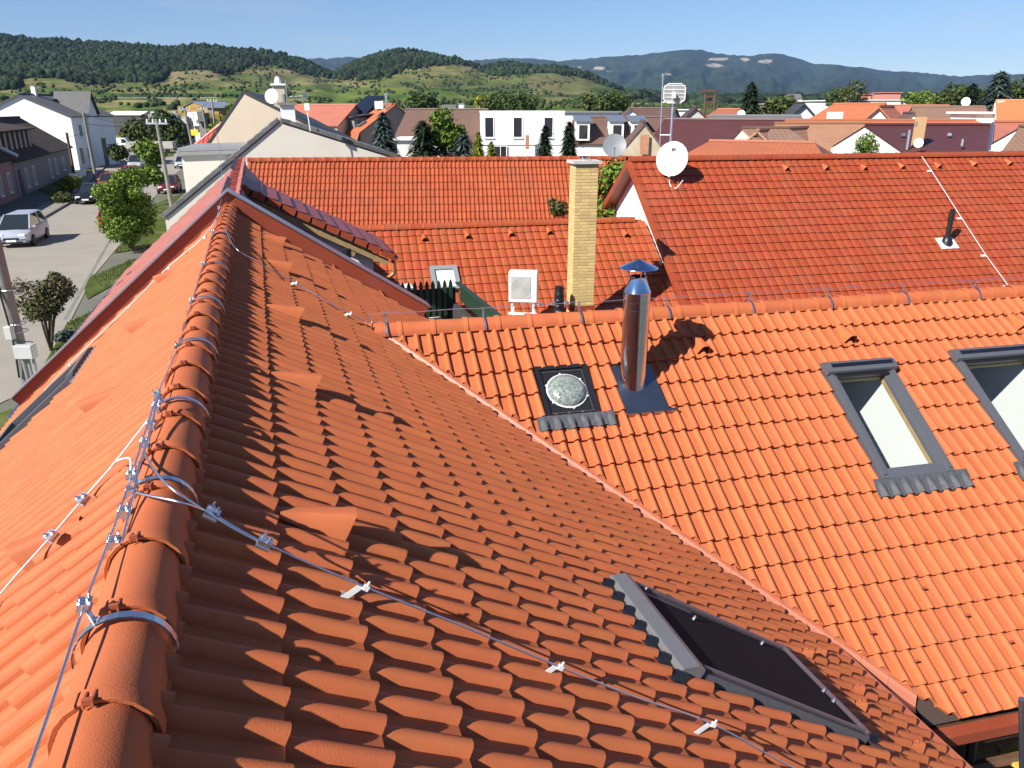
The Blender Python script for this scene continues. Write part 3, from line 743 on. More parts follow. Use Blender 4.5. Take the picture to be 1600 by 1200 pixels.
wz = [p.z for p in pts]; print('wire z', [round(z, 3) for z in wz])
main = part('wire', MB().tube(smooth_path(pts), .004, 8), ALU, lc, True, 80)
rod = [pts[-1], onX(348, 290, X_W), onX(342, 225, X_W), onX(337, 205, X_W)]
part('air_rod', MB().tube(rod, .004, 6), ALU, lc)
def strap(s, parent, top, e=dA, crest=CREST_A, r=.128, hw=.0135, wx=None):
    """flat strap bent over a ridge tile with an upright that carries the wire"""
    x = e.cross(UP).normalized(); mb = MB(); c = crest + e * s; n = 14
    ring = [c + x * (-math.cos(t) * r) + UP * (math.sin(t) * r * .98) for t in np.linspace(-.05, math.pi + .05, n + 1)]
    for i in range(n):
        o0 = (ring[i] - c).normalized() * .004; o1 = (ring[i + 1] - c).normalized() * .004
        mb.add([ring[i] - e * hw, ring[i] + e * hw, ring[i + 1] + e * hw, ring[i + 1] - e * hw, ring[i] - e * hw + o0, ring[i] + e * hw + o0, ring[i + 1] + e * hw + o1, ring[i + 1] - e * hw + o1],
               [(4, 5, 6, 7), (0, 1, 5, 4), (3, 7, 6, 2), (0, 3, 2, 1)])
    foot = min(ring, key=lambda q: (q - top).length)
    dirv = (top - foot); x2 = x * .002
    mb.add([foot - e * hw - x2, foot + e * hw - x2, top + e * hw * .9 - x2, top - e * hw * .9 - x2, foot - e * hw + x2, foot + e * hw + x2, top + e * hw * .9 + x2, top - e * hw * .9 + x2], [(0, 1, 2, 3), (7, 6, 5, 4), (0, 3, 7, 4), (1, 5, 6, 2)])
    mb.lathe(foot + (top - foot) * .25 - x * .012, [(.006, 0), (.006, .03)], 6, x)
    return part('strap', mb, ZINC, parent)
for (u, v) in ((132, 945), (205, 742), (246, 617), (279, 540), (300, 470), (317, 412), (332, 362), (342, 325)):
    p = onX(u, v, X_W); s = p.dot(dA); strap(s - .04, lc, p); clamp_at(p, dA, lc, random.uniform(-.3, .3))
for (u, v) in ((177, 848), (193, 800), (205, 768), (226, 692), (236, 664), (244, 636)):
    p = onX(u, v, X_W); clamp_at(p, dA, lc, .2, 1.12)
p2 = [onX(u, v, X_W + .03) for u, v in ((190, 848), (205, 790), (216, 735), (226, 702), (237, 664), (248, 615))]
part('wire', MB().tube(smooth_path(p2), .0045, 8), ALU, lc, True, 80)
# branch down the courtyard slope
br = thing('lightning_branch', 'double bright wire curving off the ridge and crossing the courtyard slope on white clips', 'lightning wire', PA.pt(2, 2))
def onA(u, v, c): 
    a, b = PA.px(u, v, c); return PA.pt(a, b, c)
low = [onA(u, v, c) for u, v, c in ((412, 848, .11), (565, 915, .11), (715, 975, .105), (870, 1040, .11), (990, 1088, .105), (1110, 1130, .11), (1230, 1195, .105), (1330, 1240, .11))]
b1_ = [onX(205, 782, X_W), onX(208, 772, X_W + .015) + UP * .015, onX(222, 772, X_W + .06) + UP * .0, onA(282, 785, .17), onA(330, 803, .135)] + low
part('wire', MB().tube(smooth_path(b1_, 8), .0045, 8), ALU, br, True, 80)
b2_ = [onX(226, 695, X_W + .005), onX(229, 715, X_W + .03), onA(262, 758, .17), onA(318, 797, .145), onA(365, 826, .12), onA(414, 851, .115)]
part('wire', MB().tube(smooth_path(b2_, 8), .0045, 8), ALU, br, True, 80)
dlow = (low[1] - low[0]).normalized()
for (u, v) in ((331, 803), (413, 849)): clamp_at(onA(u, v, .125), dlow, br, 0, 1.25)
WCLIP = mat('white_clip', (.75, .78, .80), .4, .3)
def roof_clip(P, pl, d, parent):
    mb = MB(); d = Vector(d).normalized(); x = d.cross(pl.n).normalized()
    foot = P - pl.n * .075 - d * .035 + pl.d * .0
    mb.prism([P - d * .013, P + d * .013, foot + d * .013, foot - d * .013], x * .003)
    mb.prism([foot - d * .013, foot + d * .013, foot + d * .013 - x * .06, foot - d * .013 - x * .06], pl.n * .003)
    mb.box(P + d * .02, .016, .022, .022, Matrix((x, d, pl.n)).transposed()); mb.lathe(P + d * .02, [(.005, 0), (.005, .028)], 6, pl.n)
    return part('wire_clip', mb, WCLIP, parent)
for i in (1, 3, 5): roof_clip(low[i], PA, dlow, br)
# branch on the street slope
sb = thing('lightning_branch', 'pale wire leaving the ridge down the sunlit street slope', 'lightning wire', PL.pt(-3, 1))
def onL(u, v, c):
    a, b = PL.px(u, v, c); return PL.pt(a, b, c)
w3 = [onX(236, 650, X_W), onL(205, 690, .12), onL(175, 728, .10), onL(128, 782, .09), onL(80, 838, .09), onL(20, 905, .09), onL(-60, 1000, .09)]
part('wire', MB().tube(smooth_path(w3, 6), .0042, 8), WIRE_W, sb, True, 80)
w4 = [onX(204, 735, X_W), onX(204, 718, X_W - .01), onL(195, 716, .12), onL(180, 722, .105), onL(172, 733, .10)]
part('wire', MB().tube(smooth_path(w4, 6), .0042, 8), WIRE_W, sb, True, 80)
for (u, v) in ((130, 780), (81, 838)): clamp_at(onL(u, v, .095), (w3[4] - w3[3]), sb, 0, 1.2)
w5 = [onL(u, v, .08) for u, v in ((345, 330), (318, 370), (262, 418), (200, 480), (107, 570), (70, 610))]
sw = thing('lightning_wire', 'white conductor wire running beside the red parapet on the street slope', 'lightning wire', w5[3])
part('wire', MB().tube(smooth_path(w5, 5), .006, 6), WIRE_W, sw, True, 80)
mb = MB()
for p in w5[1:]: mb.box(p - PL.n * .02, .03, .03, .05)
part('wire_clip', mb, WCLIP, sw)
# upper courtyard run, from the far ridge to the wing
ub = thing('lightning_branch', 'thin wire from the far end of the ridge down to the wing ridge', 'lightning wire', onA(470, 445, .1))
w6 = [onX(345, 330, X_W), onA(362, 380, .14), onA(400, 408, .11), onA(460, 441, .10), onA(505, 468, .10), onA(545, 489, .11), onA(580, 505, .10), nB * B_Y + UP * (B_H + .10) + dB * .35]
part('wire', MB().tube(smooth_path(w6, 6), .005, 6), ALU, ub, True, 80)
for i in (3, 5): roof_clip(w6[i], PA, (w6[4] - w6[3]), ub)
# along the wing ridge
wr = thing('lightning_wire', 'wire held above the wing ridge by a row of bent metal straps', 'lightning wire', CREST_B + dB * 3)
pw = [nB * B_Y + UP * (B_H + .10 + .006 * math.sin(i * 2.1)) + dB * (.35 + i * .25) for i in range(48)]
part('wire', MB().tube(pw, .004, 6), ALU, wr)
for (u, v) in ((602, 492), (755, 482), (905, 475), (1042, 465), (1172, 459), (1294, 452), (1413, 445), (1525, 438)):
    r = ray(u, v); q = r * (B_Y / r.dot(nB)); s = q.dot(dB); strap(s, wr, nB * B_Y + UP * (B_H + .11) + dB * s, dB, CREST_B, .130, .011)
jn = [nB * (B_Y + .02) + dB * (nB.dot(Vector((0, 0, 0))) + s) + UP * (B_H + z) for s, z in ((2.42, .02), (2.6, .10), (2.72, .06))]
for k in range(3): clamp_at(nB * B_Y + dB * (2.33 + .16 * k) + UP * (B_H + .10), dB, wr, 0, 1.2)

# ================================================================== THE NEIGHBOUR BEHIND THE FIREWALL (glazed red roof with a raised side roof)
nf = thing('terraced_house', 'next house beyond the parapet with glossy dark red tiles and a raised side roof', 'house', dA * 17 + UP * GZ)
F_Z = -1.24; F_O = nA * -.47 + UP * (F_Z - .10)
PF = Plane(F_O, dA, nA, 50); PFl = Plane(F_O, -dA, -nA, 41); PFd = Plane(F_O + UP * .02, dA, nA, 27.4)
F0, F1 = S_END + .28, 23.0
tF = tile_mesh('tile', TILE_F, .30, 1, .34, .012, .030, lobe=(.05, .95), thick=.02)
tFd = tile_mesh('tile', TILE_F, .30, 1, .30, .012, .045, lobe=(.05, .95), thick=.04)
rf1 = deck(PF, 'side_slope', F0, F1, 0, 5, nf, DECK, cell=.3); rf2 = deck(PFl, 'street_slope', -F1, -F0, 0, 4.6, nf, DECK, cell=.3)
rf3 = deck(PFd, 'raised_roof', 15.95, 18.4, 0, 3.35, nf, WOODD, cell=.3)
rk = []
lay_tiles(PFd, rf3, tFd, .30, .30, (15.85, 18.4), .22, 11, ranked=rk)
lay_tiles(PF, rf1, tF, .30, .34, (F0, F1), .2, 10, skip=lambda a, b: 16.2 < a < 18.2, ranked=rk)
TILE_FL = mat('roof_tile_sunlit', (.33, .115, .085), .5, spec=.4, var=.1, noise=.08, nscale=3)  # lighter copy of the glazed tile: sunlight on the street slope put into colour
tFl = tile_mesh('tile', TILE_FL, .30, 1, .34, .020, .030, lobe=(.05, .95), thick=.02)
lay_tiles(PFl, rf2, tFl, .30, .34, (-F1, -F0), .2, 13, ranked=rk)
realise(rk, 260)
FRM = mat('glazed_ridge', (.34, .075, .05), .35, var=.1)
frm = ridge_mesh('ridge_tile', FRM, RL, r=.13)
ridge_run(rf1, nA * -.47 + UP * (F_Z - .13), dA, 28, F0 + .05, frm, clips=False)
# verge tiles with lit fronts, fascia, cheek wall, gutter and downpipe of the raised roof
vt = MB(); pbox(vt, PFd, 15.78, 15.84, 0, .27, -.10, .0); 
for k in range(11):
    b = .0 + k * .30; v1 = MB(); v1.add([PFd.pt(a, bb, c) for a, bb, c in ((15.80, b + .03, .012), (15.80, b + .30, .030), (15.80, b + .30, -.10), (15.80, b + .05, -.10), (15.85, b + .03, .012), (15.85, b + .30, .030), (15.85, b + .30, -.10), (15.85, b + .05, -.10))], [(0, 1, 2, 3), (4, 5, 6, 7), (0, 1, 5, 4), (1, 2, 6, 5), (2, 3, 7, 6)])
    part('verge_tile', v1, TILE_C, rf3)
mb = MB(); pbox(mb, PFd, 15.90, 15.96, .3, 3.25, -.26, -.13); part('fascia', mb, WOODT, nf)
mb = MB(); c0 = PFd.pt(16.15, .2, -.1); c1 = PFd.pt(16.15, 2.9, -.1); lo = Vector((c1.x, c1.y, GZ)); lo0 = Vector((c0.x, c0.y, GZ))
mb.prism([c0, c1, c1 - UP * .75, c0 - UP * .75], dA * 2.15); part('cheek_wall', mb, WHITEP, nf); mb = MB(); mb.prism([c0 - UP * .76, c1 - UP * .76, lo, lo0], dA * 2.15); part('lower_wall', mb, mat('painted_court_shade', (.035, .032, .03), .9), nf)  # lower wall added to shade the court, its dark colour standing in for shade
mb = MB(); mb.box(PFd.pt(15.98, 2.5, -.30), .10, .16, .14, PFd.M3); part('rafter_end', mb, WOODT, nf)
gutter(nf, PFd.pt(15.8, 3.33, -.03), PFd.pt(18.4, 3.33, -.03), nA, .065, REDMETAL)
gp = PFd.pt(15.93, 3.33, -.09)
mb = MB().tube(smooth_path([gp, gp - UP * .22, gp - UP * .34 - nA * .06, gp - UP * .62 - nA * .62, gp - UP * .85 - nA * 1.1], 4), .042, 10); part('downpipe', mb, mat('copper_pipe', (.42, .17, .07), .4, .3), nf, True)
mb = MB().lathe(at(543, 405, 15.2) - UP * .5, [(.07, 0), (.07, .55), (.085, .56), (.085, .7), (.06, .71)], 14); part('vent_pipe', mb, BLACKP, nf)
wallbox(nf, 'wall', F_O, dA, nA, F0, F1, -3.0, 4.0, GZ, -4.4, CREAM)
gutter(nf, PFl.pt(-F1, 4.55, -.02), PFl.pt(-F0, 4.55, -.02), -nA, .07, ZINC)

# ================================================================== ROOFS BEHIND THE WING
def tiled_house(name, label, azi, ridge_px, y_perp, pitch, a_l, a_r, b_len, tile, tw, gauge, tmat, ridge_mat, wall, first=.36, back=3.0, limit=300):
    d = azv(azi); nh = Vector((-d.y, d.x, 0)); r = ray(*ridge_px); P = r * (y_perp / r.dot(nh))
    O = nh * y_perp + UP * (P.z - .14); pl = Plane(O, d, -nh, pitch)
    a0 = pl.px(*a_l, 0)[0] if isinstance(a_l, tuple) else a_l; a1 = pl.px(*a_r, 0)[0] if isinstance(a_r, tuple) else a_r
    t = thing(name, label, 'house', O + d * (a0 + a1) / 2 + UP * (GZ - O.z))
    rows = int((b_len - first) / gauge) + 1
    sl = deck(pl, 'front_slope', a0, a1, 0, first + (rows - 1) * gauge, t, DECK, cell=.5)
    rk = []; lay_tiles(pl, sl, tile, tw, gauge, (a0, a1), first, rows, ranked=rk, cuts=[(O - nh * .03, -nh)]); CLEAN.append((O - nh * .03, -nh))
    pb = Plane(O, -d, nh, pitch); bk = MB(); pbox(bk, pb, -a1, -a0, 0, back, -.05, .04); part('back_slope', bk, tmat, t)
    return t, pl, pb, sl, rk, a0, a1, d, nh, O
# E: low roof with the brick chimney
tE = tile_mesh('tile', TILE_E, .225, 1, .3225, .020, .026, lobe=(.12, .98), thick=.02)
he, PE, PEb, slE, rkE, eA0, eA1, dE, nE, EO = tiled_house('rear_house', 'low orange tiled roof carrying the tall yellow brick chimney', 76.8, (758, 345), 22.25, 35, -1.9, (1002, 343), 5.2, tE, .225, .3225, TILE_E, None, None, first=.35)
WE = avg_rect(PE, (668, 418), (712, 415), (722, 450), (680, 456), .05)
rkE = [t for t in rkE if not in_rects((t[3].translation - PE.O).dot(PE.e) + .11, (t[3].translation - PE.O).dot(PE.d) + .16, [WE])]
realise(rkE)
reE = ridge_mesh('ridge_tile', TILE_E, RL, r=.13, flare=1.07)
Fe = Matrix((dE.cross(UP), dE, UP)).transposed().to_4x4()
for i in range(int((eA1 - eA0) / RL)):
    o = link('ridge_tile', reE, slE); o.matrix_basis = Matrix.Translation(EO + dE * (eA0 + i * RL) + UP * .005) @ Fe
a0, a1, b0, b1 = WE
mb = MB()
for (x0, x1, y0, y1) in ((a0, a0 + .12, b0, b1), (a1 - .12, a1, b0, b1), (a0 + .12, a1 - .12, b0, b0 + .14), (a0 + .12, a1 - .12, b1 - .1, b1)): pbox(mb, PE, x0, x1, y0, y1, -.05, .10)
we = part('roof_window', mb, mat('mid_grey_frame', (.22, .23, .24), .4), he); mb = MB(); pbox(mb, PE, a0 + .12, a1 - .12, b0 + .14, b1 - .1, .0, .05); part('pane', mb, mat('milky_glass', (.62, .68, .64), .1, spec=.8), we)
for u, v in ((664, 379), (732, 375), (800, 371), (860, 368), (980, 372)):
    a, b = PE.px(u, v, .05); place(PE, 'vent_tile', hood, a, b - .3, slE)
wallbox(he, 'wall', EO, dE, nE, eA0 + .3, eA1, -4.0, 2.2, GZ, -6.2, GREYW)
# brick chimney of E: every brick its own piece
ch_y = 19.3; cb = at(906, 470, ch_y); cw, cd, ctop = .585, .54, at(906, 256, ch_y).z
ex = azv(80.0); ey = Vector((-ex.y, ex.x, 0)); cc = Vector((cb.x + .03, cb.y + .25, 0)); zb = -6.4
mb = MB(); M3 = Matrix((ex, ey, UP)).transposed()
mb.box(cc + UP * ((zb + ctop) / 2), cw - .012, cd - .012, ctop - zb - .02, M3); chim = part('chimney', mb, MORTAR, he); chim['label'] = 'tall slender chimney of yellow brick with a concrete cap'
def bevel_box(name, sx, sy, sz, m, bv=.004):
    bm = bmesh.new(); bmesh.ops.create_cube(bm, size=1); bmesh.ops.scale(bm, vec=(sx, sy, sz), verts=bm.verts); 
    bmesh.ops.bevel(bm, geom=bm.edges, offset=bv, segments=1, affect='EDGES'); me = bpy.data.meshes.new(name); bm.to_mesh(me); bm.free(); me.materials.append(m); return me
BH = .078; cache = {}
def brick(l, along, pos):
    key = (round(l, 3),)
    if key not in cache: cache[key] = bevel_box('brick', l - .010, .03, BH - .010, BRICK_Y)
    o = link('brick', cache[key], chim); o.matrix_basis = Matrix.Translation(pos) @ Matrix((along, along.cross(-UP) * 1, UP)).transposed().to_4x4(); return o
ncour = int((ctop + 5.15) / BH); cnt = 0
for i in range(ncour):
    z = ctop - .05 - (i + .5) * BH
    for (along, c0, half) in ((ex, -ey * (cd / 2 - .013), cw), (ey, -ex * (cw / 2 - .013), cd)):
        off = 0 if i % 2 else .5
        x = -half / 2 + .002; L0 = .235
        first = L0 * (1 - off * .5) if off else L0 * .5
        while x < half / 2 - .02:
            l = min(first, half / 2 - x - .002); first = L0
            if l > .04: brick(l, along, cc + c0 + along * (x + l / 2) + UP * z); cnt += 1
            x += l
        first = L0
print('bricks', cnt)
mb = MB(); mb.box(cc + UP * (ctop + .035), cw + .14, cd + .14, .07, M3); mb.box(cc + UP * (ctop - .02), cw - .03, cd - .03, .04, M3); part('cap', mb, mat('pale_cap', (.46, .44, .41), .85, noise=.12, nscale=6), chim)
mb = MB().lathe(cc + UP * (ctop + .07), [(.115, 0), (.12, .10), (.11, .10), (.10, .0)], 20, cap=False); part('flue_liner', mb, STEEL, chim, True)
mb = MB(); mb.box(cc + UP * (at(906, 482, ch_y).z), cw + .05, cd + .05, .16, M3); part('flashing', mb, REDMETAL, chim)

# C: the big red roof on the right with a white gable
tC = tile_mesh('tile', TILE_C, .25, 1, .3225, .021, .028, lobe=(.10, .98), thick=.02)
hc, PC, PCb, slC, rkC, cA0, cA1, dC, nC, CO = tiled_house('gabled_house', 'large red-orange tiled roof at the right with a white gable end and black vent pipe', 77.4, (1200, 241), 23.2, 36.5, (978, 246), 27.0, 7.6, tC, .25, .3225, TILE_C, None, None, first=.42, back=5)
realise(rkC)
reC = ridge_mesh('ridge_tile', TILE_C, RL, r=.135, flare=1.06)
Fc = Matrix((dC.cross(UP), dC, UP)).transposed().to_4x4()
for i in range(int((cA1 - cA0) / RL)):
    o = link('ridge_tile', reC, slC); o.matrix_basis = Matrix.Translation(CO + dC * (cA0 + i * RL) + UP * .01) @ Fc
gx = cA0 + .42; apex = CO + dC * gx - UP * .12
gl = CO + dC * gx - nC * 6.0; gl.z = GZ; gr = CO + dC * gx + nC * 4.0; gr.z = GZ
fe = PC.pt(gx, 7.3, -.12); ke = PCb.pt(-gx, 4.9, -.12)
mb = MB().prism([apex, fe, Vector((fe.x, fe.y, GZ)), Vector((ke.x, ke.y, GZ)), ke], dC * .25); part('gable_wall', mb, WHITEP, hc)
for k in range(23):
    b = .10 + k * .3225; v1 = MB(); pbox(v1, PC, cA0 - .03, cA0 + .10, b + .02, b + .3325, .035 - 0, .062); pbox(v1, PC, cA0 - .035, cA0 - .005, b + .02, b + .335, -.09, .06); part('verge_tile', v1, TILE_C, slC)
mb = MB(); pbox(mb, PCb, -cA0 - .03, -cA0 + .01, 0, 4.9, -.16, .03); pbox(mb, PCb, -cA0 - .42, -cA0 - .03, 0, 4.9, -.10, -.07); part('barge_board', mb, REDMETAL, hc)
mb = MB(); pbox(mb, PC, cA0, cA0 + .42, 0, 7.3, -.12, -.09); part('soffit', mb, WOODD, hc)
for i, (u, v) in enumerate(((1230, 267), (1292, 266), (1352, 266), (1411, 264), (1468, 263), (1524, 260), (1579, 258))):
    a, b = PC.px(u, v, .05); place(PC, 'vent_tile', hood, a, b - .25, slC, .01)
# black vent pipe standing through a white plate
a, b = PC.px(1480, 380, .05); vb = PC.pt(a, b, 0)
mb = MB().lathe(vb + UP * .0, [(.17, -.1), (.16, .10), (.10, .22), (.075, .24), (.075, .72), (.088, .73), (.088, .95), (.07, .96), (.07, 1.04), (.05, 1.05)], 16); vp = part('vent_pipe', mb, BLACKP, hc, True, 40)
mb = MB(); pbox(mb, PC, a - .30, a + .30, b - .22, b + .22, .045, .06); part('base_plate', mb, WHITEM, vp)
# conductor wire down the red roof
cw_ = thing('lightning_wire', 'thin white wire slanting down the large red roof past the vent pipe', 'lightning wire', PC.pt(*PC.px(1500, 330), 0))
path = [PC.pt(*PC.px(u, v, .08), .08) for u, v in ((1436, 238), (1455, 266), (1502, 340), (1540, 398), (1575, 446), (1590, 470))]
part('wire', MB().tube(path, .009, 6), WIRE_W, cw_); mb = MB()
for p in path[1:]: mb.box(p - PC.n * .03 - dC * .06, .14, .05, .05)
part('wire_clip', mb, WCLIP, cw_)
# D: steep roof behind
tD = tile_mesh('tile', TILE_D, .15, 2, .3225, .040, .026, thick=.02)
hd, PD, PDb, slD, rkD, dA0, dA1, dD, nD, DO = tiled_house('steep_house', 'steep roof of small old orange tiles behind the chimney, a plain long ridge', 85, (690, 243.5), 28.6, 44, (388, 246), (985, 243), 5.2, tD, .30, .3225, TILE_D, None, None, first=.40, back=3)
realise(rkD)
reD = ridge_mesh('ridge_tile', TILE_D, RL, r=.12, flare=1.05); Fd = Matrix((dD.cross(UP), dD, UP)).transposed().to_4x4()
for i in range(int((dA1 - dA0) / RL)):
    o = link('ridge_tile', reD, slD); o.matrix_basis = Matrix.Translation(DO + dD * (dA0 + i * RL) + UP * .0) @ Fd
wallbox(hd, 'wall', DO, dD, nD, dA0 + .2, dA1 - .2, -3.4, 2.0, GZ, -5.0, GREYW)

# green fenced terrace in the dark court
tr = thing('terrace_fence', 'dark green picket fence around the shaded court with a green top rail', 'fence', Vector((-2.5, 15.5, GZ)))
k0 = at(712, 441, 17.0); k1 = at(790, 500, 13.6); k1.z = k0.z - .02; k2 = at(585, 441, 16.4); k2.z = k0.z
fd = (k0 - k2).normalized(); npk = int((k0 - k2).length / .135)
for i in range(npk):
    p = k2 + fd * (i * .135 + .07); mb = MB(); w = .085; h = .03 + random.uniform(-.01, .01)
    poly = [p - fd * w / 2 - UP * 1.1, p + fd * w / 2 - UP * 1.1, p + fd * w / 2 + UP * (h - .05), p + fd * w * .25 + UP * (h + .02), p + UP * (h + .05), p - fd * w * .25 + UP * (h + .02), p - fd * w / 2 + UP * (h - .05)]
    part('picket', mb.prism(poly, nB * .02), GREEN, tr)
mb = MB(); mb.prism([k2 - UP * .13 - fd * 2 + nB * .06, k0 - UP * .13 + nB * .06, k0 - UP * 3.4 + nB * .06, k2 - UP * 3.4 - fd * 2 + nB * .06], nB * .05); part('shade_panel', mb, mat('painted_court_shade', (.035, .032, .03)), tr)  # added dark panel; panel, floor and side wall carry the court's shade as colour
mb = MB(); mb.prism([k2 - fd * 2 - UP * 2.2, k0 - UP * 2.2, k1 - UP * 2.2, k1 - fd * 5 - UP * 2.2], -UP * .1); part('court_floor', mb, mat('painted_court_shade', (.035, .032, .03)), tr)
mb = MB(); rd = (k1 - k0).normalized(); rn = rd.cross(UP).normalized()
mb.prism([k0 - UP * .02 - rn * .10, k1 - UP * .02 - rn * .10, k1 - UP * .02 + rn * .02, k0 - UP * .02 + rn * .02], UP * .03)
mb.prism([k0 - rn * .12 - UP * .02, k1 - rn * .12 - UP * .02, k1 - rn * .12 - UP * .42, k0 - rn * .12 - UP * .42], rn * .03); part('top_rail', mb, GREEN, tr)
mb = MB(); mb.prism([k0 - UP * .45, k1 - UP * .45, k1 - UP * 3.4, k0 - UP * 3.4], rn * .1); part('side_wall', mb, mat('painted_court_shade', (.035, .032, .03)), tr)

# air conditioner on its stand
ac = thing('air_conditioner', 'white outdoor air conditioning unit on a metal stand beside the yellow chimney', 'air conditioner', at(818, 490, 19.2))
ax = azv(96); ay = Vector((-ax.y, ax.x, 0)); A3 = Matrix((ax, ay, UP)).transposed(); c = at(818, 447, 19.2)
bx = bevel_box('housing', .72, .34, .78, WHITEM, .02); o = link('housing', bx, ac); o.matrix_basis = Matrix.Translation(c) @ A3.to_4x4()
mb = MB(); mb.box(c - ay * .175 - ax * .05, .50, .012, .56, A3); part('grille_plate', mb, mat('grille_grey', (.42, .42, .40), .5), ac)
mb = MB()
for k in range(1, 9):
    rr = .03 * k; mb.tube([c - ay * .186 - ax * .05 + ax * math.cos(t) * rr + UP * math.sin(t) * rr for t in np.linspace(0, 2 * math.pi, 21)], .004, 4)
part('fan_guard', mb, mat('guard_grey', (.55, .55, .53), .4), ac)
mb = MB()
for k in range(9): mb.box(c - ax * .363 + UP * (.28 - k * .07) - ay * .0, .006, .20, .03, A3)
part('side_louvre', mb, GREYW, ac)
mb = MB()
for s_ in (-.27, .27): mb.box(c + ax * s_ - UP * .45 - ay * .05, .05, .40, .05, A3); mb.box(c + ax * s_ - UP * .55 - ay * .2, .05, .05, .25, A3); mb.box(c + ax * s_ - UP * .7 + ay * .1, .05, .05, .55, A3)
mb.box(c - UP * .655 - ay * .24, .72, .05, .05, A3); part('stand', mb, WHITEM, ac)
bp = thing('vent_cowl', 'black ribbed plastic vent pipe standing between air conditioner and chimney', 'vent pipe', at(873, 492, 19))
b_ = at(873, 495, 19); pr = [(.14, -.5)]
for k in range(5): pr += [(.14 - .004 * k, k * .14), (.15 - .006 * k, k * .14 + .02), (.135 - .006 * k, k * .14 + .05)]
part('pipe', MB().lathe(b_, pr + [(.11, .78), (.09, .79)], 18), BLACKP, bp, True, 35)

# ================================================================== GROUND, FIELDS, HILLS
def interp(xs, pts):
    p = np.array(pts, float); return np.interp(xs, p[:, 0], p[:, 1])
def elev(v):
    y = (600 - np.asarray(v, float)) / F_PX; return (-sp + y * cp) / (cp + y * sp)
def vnoise(x, y, seed=0):
    """smooth value noise"""
    xi = np.floor(x).astype(int); yi = np.floor(y).astype(int); fx = x - xi; fy = y - yi; fx = fx * fx * (3 - 2 * fx); fy = fy * fy * (3 - 2 * fy)
    def h(a, b):
        n = (a * 374761393 + b * 668265263 + seed * 974634377) & 0x7fffffff; n = ((n ^ (n >> 13)) * 1274126177) & 0x7fffffff; return ((n ^ (n >> 16)) & 0xffff) / 65535.0
    return (h(xi, yi) * (1 - fx) + h(xi + 1, yi) * fx) * (1 - fy) + (h(xi, yi + 1) * (1 - fx) + h(xi + 1, yi + 1) * fx) * fy
VC = [(-600, 60), (-100, 52), (0, 55), (100, 64), (200, 71), (280, 76), (330, 72), (400, 78), (440, 86), (480, 98), (505, 109), (525, 117), (560, 100), (590, 88), (630, 80), (675, 86), (712, 91), (735, 99), (755, 106), (780, 102), (825, 103), (862, 107), (912, 116), (950, 130), (985, 143), (1050, 150), (1250, 152), (1500, 150), (2300, 148)]
VFOR = [(-600, 140), (0, 143), (36, 143), (42, 122), (100, 121), (140, 133), (165, 133), (200, 127), (240, 132), (262, 126), (275, 112), (330, 108), (360, 118), (385, 112), (400, 101), (440, 104), (480, 116), (520, 124), (570, 125), (610, 121), (640, 108), (680, 104), (720, 101), (750, 110), (775, 120), (800, 118), (850, 113), (900, 121), (950, 134), (985, 146), (1000, 100), (2300, 100)]
VM = [(-600, 110), (0, 108), (200, 100), (370, 95), (400, 93), (475, 92), (500, 90), (517, 92), (545, 89), (575, 89), (640, 95), (735, 94), (800, 90), (837, 91), (870, 95), (907, 92), (950, 88), (1000, 85), (1050, 79), (1087, 77), (1105, 82), (1125, 85), (1160, 87), (1200, 83), (1212, 84), (1237, 91), (1265, 100), (1300, 101), (1337, 105), (1375, 110), (1412, 112), (1450, 115), (1487, 119), (1525, 117), (1600, 116), (1700, 113), (2300, 108)]
YK = 1900.0
def terrain_z(u, y):
    """height of the rolling land at sheet coordinates (u = bearing in picture columns, y = distance)"""
    u = np.asarray(u, float); y = np.asarray(y, float); vc = interp(u, VC)
    e0 = (GZ - .08) / np.maximum(y, 1)
    s = np.clip((y - 300) / (YK - 300), 0, 1)
    v = 176 + (vc - 176) * s ** 1.15
    ez = elev(v); w = np.clip((y - 150) / 350, 0, 1); w = w * w * (3 - 2 * w)
    z = (e0 * (1 - w) + ez * w) * y
    back = np.clip((y - YK) / 700, 0, 1); z = np.where(y > YK, elev(vc) * YK * (1 - back * back * (3 - 2 * back)) - 30 * back, z)
    bump = (vnoise(u / 38, y / 130, 3) - .5) * 10 * np.clip((y - 500) / 900, 0, 1) + (vnoise(u / 14, y / 60, 5) - .5) * 4 * np.clip((y - 700) / 900, 0, 1)
    return z + bump * (vc < 146)
def sheet(name, us, ys, zf, m, colf):
    U, Y = np.meshgrid(us, ys); Z = zf(U, Y); X = (U - 800) / 1282.2 * Y
    V = np.stack([X.ravel(), Y.ravel(), Z.ravel()], 1); nu, ny = len(us), len(ys)
    i, j = np.meshgrid(np.arange(nu - 1), np.arange(ny - 1)); a = (j * nu + i).ravel()
    loops = np.stack([a, a + 1, a + nu + 1, a + nu], 1).ravel(); tot = np.full(len(a), 4)
    me = np_mesh(name, V, loops, tot, m)
    col = colf(U, Y, Z).reshape(-1, 3); ca = me.color_attributes.new('Col', 'FLOAT_COLOR', 'POINT'); buf = np.ones((len(V), 4), np.float32); buf[:, :3] = col
    ca.data.foreach_set('color', buf.ravel()); o = link(name, me); o['kind'] = 'structure'; return o
